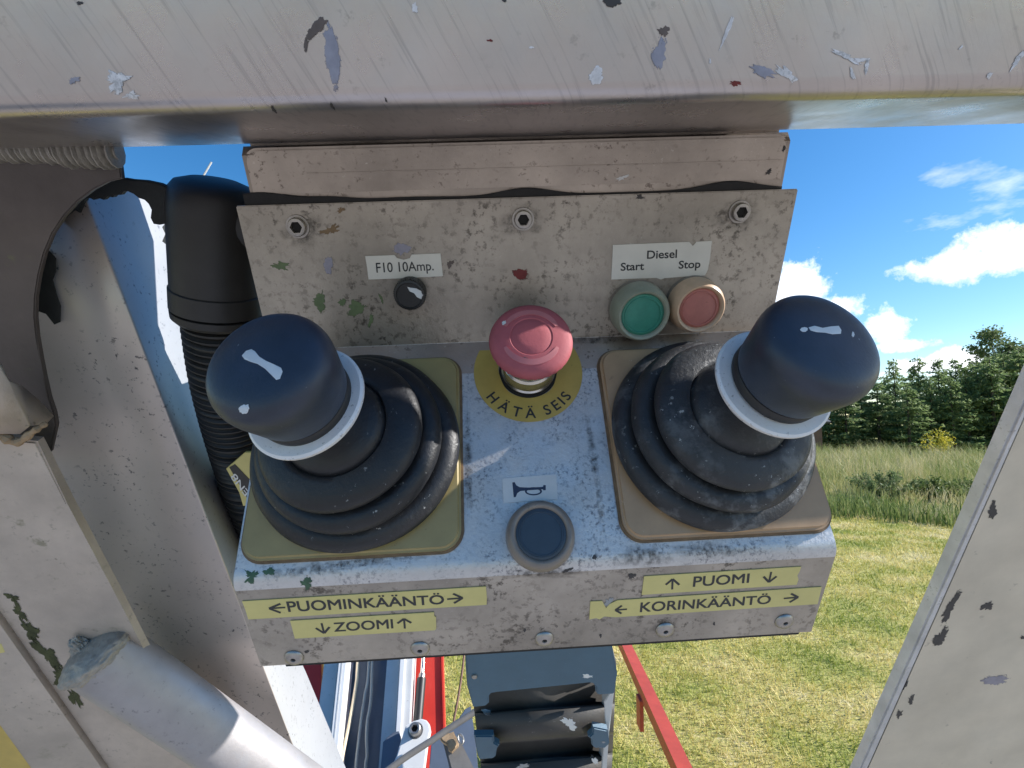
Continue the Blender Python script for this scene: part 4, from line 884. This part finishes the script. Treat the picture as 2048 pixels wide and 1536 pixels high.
# rubber edge trim with torn lower rim over the top of the post
trim = thing('edge_trim', 'torn black rubber trim over the top of the pale post', 'rubber trim', B)
tp = [(120, 445), (150, 400), (180, 376), (215, 362), (245, 356), (262, 359), (290, 361), (318, 367), (345, 379), (372, 398), (374, 440), (350, 470), (345, 455), (330, 448), (318, 450), (306, 448), (300, 436), (302, 420), (296, 408), (288, 400), (276, 396), (266, 388), (255, 383), (247, 382), (240, 390), (229, 390), (224, 395), (213, 393), (206, 400), (195, 396), (186, 400), (178, 396), (168, 398), (164, 412), (158, 426), (148, 420), (138, 428)]
fmt = plane(.030); link('trim_face', prism([uv(fmt, *p_) for p_ in tp], .004, .0012, -.004), 'black_residue', trim, fmt)

# ================================================================== conduit with corrugated hose
cd_ = thing('conduit', 'black conduit fitting with corrugated hose beside the control panel', 'conduit', B)
YC = .045
c0, c1 = q3(428, 372, YC), q3(437, 640, YC); caxis = (c1-c0).normalized(); LEN = (c1-c0).length
rC = (q3(520, 610, YC)-q3(352, 610, YC)).length/2
qm = Matrix.Translation(c0) @ caxis.to_track_quat('Z', 'Y').to_matrix().to_4x4()
link('elbow_fitting', lathe([(0, -.004), (rC*.5, -.0035), (rC*.78, -.001), (rC*.93, .004), (rC*.97, .012), (rC*1.0, LEN*.74)], 48), 'black_plastic', cd_, qm, smooth=60)
link('clamp_ring', lathe([(rC*.97, LEN*.738), (rC*1.03, LEN*.75), (rC*1.04, LEN*.90), (rC*1.0, LEN*.905)], 48), 'black_plastic', cd_, qm)
link('clamp_ring', lathe([(rC*.97, LEN*.915), (rC*1.03, LEN*.92), (rC*1.02, LEN*.97), (rC*.93, LEN*1.0), (rC*.7, LEN*1.0)], 48), 'black_plastic', cd_, qm)
side = q3(520, 430, YC); link('side_stub', tube([c0+caxis*.022, c0+caxis*.022+Vector((.06, 0, 0))], .017, 24), 'black_plastic', cd_)
path = spline([c1-caxis*.004, q3(452, 760, YC+.006), q3(478, 880, YC+.016), q3(515, 1010, YC+.03), q3(560, 1130, YC+.045)], 60)
dd = 0; rads = []; pp = path[0]
for p_ in path:
    dd += (p_-pp).length; pp = p_; rads.append(rC*.80*(1+.075*math.tanh(2.2*math.sin(dd*2*math.pi/.0046))))
link('corrugated_hose', tube(path, rads, 28), 'black_plastic', cd_, smooth=50)
# rating plate hanging behind the left joystick
npz = thing('rating_plate', 'small dark plate with white EN8 lettering behind the joystick with the yellow base', 'name plate', B)
fmN = plane(.035); link('plate', prism([uv(fmN, *p_) for p_ in ((490, 905), (452, 938), (478, 985), (486, 1012), (560, 1012), (560, 905))], .002, .0003, -.002), 'label_yellow', npz, fmN)
link('dark_field', prism([uv(fmN, *p_) for p_ in ((459, 934), (470, 928), (525, 985), (520, 1003), (497, 1000))], .0003, 0, 0.0001), 'dark_plate', npz, fmN)
ink = Ink2(); ink.text('EN8', [uv(fmN, *p_) for p_ in ((491, 992), (461, 953), (499, 984), (471, 945))], .01); link('lettering', ink.mesh(h=.0006), 'white_paint', npz, fmN, smooth=0)

# ================================================================== teal and black box under the panel
tl_ = thing('cable_carrier', 'teal and black stepped plastic carrier hanging below the control panel', 'cable carrier', B)
YX = -.040
fx = plane(YX)
def tpoly(pts): return [uv(fx, *p_) for p_ in pts]
link('teal_cover', prism(tpoly([(928, 1260), (1222, 1260), (1226, 1300), (1235, 1349), (1229, 1389), (1196, 1391), (1192, 1386), (1191, 1374), (1186, 1368), (1178, 1367), (993, 1386), (983, 1388), (978, 1394), (978, 1408), (972, 1413), (946, 1416), (934, 1373), (932, 1345)]), .006, .0012, -.006), 'teal', tl_, fx)
link('teal_tab', prism(tpoly([(948, 1470), (987, 1470), (989, 1484), (999, 1489), (994, 1496), (991, 1512), (985, 1515), (958, 1517), (953, 1498)]), .005, .001, -.004), 'teal', tl_, fx)
link('teal_tab', prism(tpoly([(1186, 1453), (1215, 1459), (1219, 1486), (1210, 1494), (1188, 1494), (1183, 1488), (1182, 1477), (1176, 1473), (1184, 1466)]), .005, .001, -.004), 'teal', tl_, fx)
def xz(px, py, yy): return q3(px, py, yy)
bm = bmesh.new(); pr = [(1340, .004), (1418, .006), (1424, -.003), (1478, -.003), (1484, .008), (1518, .009), (1526, -.001), (1640, .0)]
rows = []
for py, dy in pr:
    sh_ = (py-1360)*.12; rows.append([bm.verts.new(xz(934+sh_+8, py+8, YX+.010+dy)), bm.verts.new(xz(1232-sh_*.35, py-14, YX+.010+dy))])
for a_, b_ in zip(rows, rows[1:]): bm.faces.new((a_[0], a_[1], b_[1], b_[0]))
me = bm2me(bm); bo = link('black_body', me, 'dark_plate', tl_, smooth=15); md = bo.modifiers.new('s', 'SOLIDIFY'); md.thickness = .02; md.offset = -1 if me.polygons[0].normal.y < 0 else 1
link('side_bracket', prism(tpoly([(1228, 1395), (1232, 1400), (1222, 1480), (1216, 1560), (1208, 1620), (1204, 1620), (1208, 1540), (1214, 1470), (1212, 1420)]), .03, .0005, -.036), 'boom_alu', tl_, fx)
u, v_ = uv(fx, 949, 1352); link('screw', lathe([(0, .0014), (.0012, .0016), (.0019, .0010), (.0020, 0)], 20), 'steel', tl_, at(fx, u, v_))
bpy.context.view_layer.update(); bvx = bvh_of([bo]+[c_ for c_ in tl_.children if c_.name.startswith('teal')])
for m_, e in (('white_paint', (973, 1424, 10, 4.5, 20, .25)), ('white_paint', (1139, 1447, 14, 8, 25, .35)), ('white_paint', (1174, 1352, 10, 3, 0, .4)), ('white_paint', (1189, 1520, 5, 9, -30, .3)), ('grey_paint', (1045, 1532, 16, 4, -10, .5)), ('grey_paint', (1207, 1484, 4, 2, -15, .3))):
    blot('paint_mark', tl_, bvx, m_, ell(*e), .0002)

# ================================================================== boom end, cables and red frame behind
D1 = 1.0
BN = Vector((0, -.66, .75)).normalized(); BV = Vector((0, .75, .66)).normalized()     # the boom end slopes up and away from the basket
def bpt(x, y, d):
    p0 = ray(860, 1430)*d; r_ = ray(x, y); return r_*(p0.dot(BN)/r_.dot(BN))
def cp(x, y, d): return C @ bpt(x, y, d)
def cplate(name, pts, d, th, m, parent, bev=.001):
    p0 = ray(860, 1430)*d; poly = []
    for x, y in pts: q = bpt(x, y, d)-p0; poly.append((q.x, q.dot(BV)))
    mx = C @ Matrix(((1, 0, 0, p0.x), (0, BV.y, BN.y, p0.y), (0, BV.z, BN.z, p0.z), (0, 0, 0, 1)))
    return link(name, prism(poly, th, bev, -th), m, parent, parent.matrix_world.inverted() @ mx)
bo_ = thing('boom', 'white and grey aluminium boom profile with a blue cable channel', 'boom', Matrix.Translation(cp(760, 1900, D1)))
def bandx(x0t, x1t, x0b, x1b, yt=1180, yb=1900, y0=1335, y1=1536):
    k = lambda a, b_, y: a+(b_-a)*(y-y0)/(y1-y0)
    return [(k(x0t, x0b, yt), yt), (k(x1t, x1b, yt), yt), (k(x1t, x1b, yb), yb), (k(x0t, x0b, yb), yb)]
cplate('rail', bandx(647, 676, 622, 655), D1, .05, 'boom_alu', bo_)
cplate('rail_flange', bandx(676, 692, 655, 672), D1-.012, .06, 'boom_white', bo_)
cplate('rail_groove', bandx(682, 684.5, 661, 663.5), D1-.0125, .004, 'boom_alu', bo_, 0)
cplate('channel', bandx(690, 775, 670, 760), D1+.05, .02, 'channel_blue', bo_)
cplate('rail', bandx(773, 799, 757, 787), D1, .05, 'boom_alu', bo_)
cplate('rail_flange', bandx(799, 809, 787, 798), D1-.014, .06, 'boom_white', bo_)
cplate('rail_flange', bandx(809, 825, 798, 815), D1-.008, .05, 'boom_alu', bo_)
rb_ = thing('red_bracket', 'small bright red bracket beside the pale post', 'bracket', Matrix.Translation(cp(630, 1370, D1+.03)))
cplate('plate', [(600, 1250), (641, 1240), (643, 1354), (640, 1400), (650, 1460), (600, 1460)], D1+.03, .02, 'red_paint', rb_)
rp_ = thing('red_frame_plate', 'tall bright red frame plate with a dark strut against it', 'plate', Matrix.Translation(cp(855, 1900, D1+.06)))
cplate('plate', [(820, 1180), (880, 1180), (882, 1321), (886, 1458), (890, 1700), (893, 1900), (815, 1900)], D1+.06, .02, 'red_paint', rp_)
cplate('plate_edge', [(880, 1181), (884, 1181), (886, 1321), (890, 1458), (894, 1700), (897, 1900), (893, 1900), (886.5, 1458), (882.5, 1321)], D1+.055, .03, 'red_paint', rp_, 0)
def cable(name, pts, d, rpx, m, label, cat, group=None):
    P_ = spline([cp(x, y, d) for x, y in pts], 8); o = link(name, tube(P_, rpx*d/F, 12), m); return tag(o, label, cat, group)
cable('cable', [(722, 1200), (715, 1333), (712, 1370), (700, 1441), (691, 1485), (684, 1520), (672, 1600), (668, 1800)], D1+.02, 3.3, 'cable_cream', 'cream coloured cable lying in the blue boom channel', 'cable')
cable('cable', [(742, 1200), (737, 1342), (730, 1388), (722, 1441), (716, 1493), (712, 1536), (710, 1650), (712, 1800)], D1+.03, 3, 'cable_grey', 'grey cable in the boom channel next to the cream cable', 'cable')
cable('cable', [(747, 1200), (744, 1340), (741, 1405), (735, 1440), (733, 1475), (734, 1511), (731, 1536), (728, 1650), (730, 1800)], D1+.03, 3, 'cable_grey', 'grey cable in the boom channel close to the white rail', 'cable')
gs = thing('gas_strut', 'dark strut with a metal clamp lying against the red plate', 'strut', Matrix.Translation(cp(838, 1400, D1+.02)))
iv = gs.matrix_world.inverted()
link('rod', tube([iv @ cp(851, 1250, D1+.015), iv @ cp(844, 1352, D1+.015)], 4.5*D1/F, 14), 'chrome', gs)
link('clamp', tube([iv @ cp(844.5, 1348, D1+.015), iv @ cp(843, 1358, D1+.015)], 7*D1/F, 16), 'steel', gs)
link('cylinder', tube([iv @ cp(843, 1357, D1+.015), iv @ cp(834, 1460, D1+.015)], 9.5*D1/F, 18), 'black_plastic', gs)
bk = thing('bolt_bracket', 'rounded pale metal bracket with one socket-head bolt', 'bracket', Matrix.Translation(cp(830, 1500, D1-.05)))
cplate('plate', [(812, 1450), (826, 1442), (843, 1437), (853, 1440), (859, 1448), (861, 1460), (855, 1490), (846, 1560), (842, 1660), (770, 1660), (781, 1536), (793, 1511), (801, 1485)], D1-.05, .012, 'boom_white', bk, .002)
lev = [(766, 1484), (775, 1474), (788, 1464), (797, 1462), (801, 1472), (802, 1486), (798, 1502), (790, 1525), (783, 1560), (760, 1660), (750, 1660)]
cplate('lever', lev, D1-.03, .01, 'channel_blue', bk, .001)
bq = bpt(831, 1461, D1-.05); bmx = bk.matrix_world.inverted() @ C @ Matrix(((1, 0, 0, bq.x), (0, BV.y, BN.y, bq.y), (0, BV.z, BN.z, bq.z), (0, 0, 0, 1)))
s_ = link('bolt', lathe([(.0001, .006), (.0060, .006, 'h'), (.0060, .013, 'h'), (.0085, .0135), (.0102, .0125), (.0106, .010), (.0106, 0), (.0135, 0), (.0135, -.001)], 48, hexr), 'steel', bk, bmx)
link('hex_socket', lathe([(0, .0062), (.0059, .0062, 'h')], 48, hexr), 'dark_hole', s_)
cable('hose', [(980, 1405), (939, 1431), (900, 1456), (860, 1483), (815, 1512), (779, 1538), (730, 1575)], .75, 6.2, 'hose_grey', 'grey hose crossing in front of the bolted bracket', 'hose')
cable('rod', [(932, 1240), (927, 1320), (918, 1385), (908, 1440), (900, 1500)], 1.25, 2.4, 'rod_brown', 'thin brown rod between the red plate and the teal carrier', 'rod')
ws = thing('wrapped_bar', 'grey bar with a frayed tan strap end and metal loop', 'bar', Matrix.Translation(cp(910, 1520, .8)))
cplate('bar', [(884, 1478), (912, 1470), (925, 1490), (960, 1560), (985, 1640), (930, 1640), (905, 1560)], .8, .02, 'hose_grey', ws, .003)
cplate('strap_end', [(879, 1476), (886, 1470), (893, 1466), (900, 1465), (907, 1462), (911, 1472), (917, 1480), (916, 1490), (909, 1497), (903, 1503), (897, 1499), (893, 1488), (886, 1484)], .79, .012, 'strap', ws, .002)
iv = ws.matrix_world.inverted(); lp_ = [iv @ cp(921+5.5*math.cos(t*math.pi/10), 1478+10*math.sin(t*math.pi/10+.3), .785) for t in range(21)]
link('loop', tube(lp_, 2.0*.8/F, 8), 'steel', ws)
dkp = thing('dark_guard', 'dark grey guard plate behind the wrapped bar', 'plate', Matrix.Translation(cp(920, 1520, .9)))
cplate('plate', [(862, 1490), (905, 1455), (930, 1418), (941, 1412), (950, 1470), (965, 1640), (850, 1640), (858, 1540)], .9, .01, 'channel_blue', dkp)
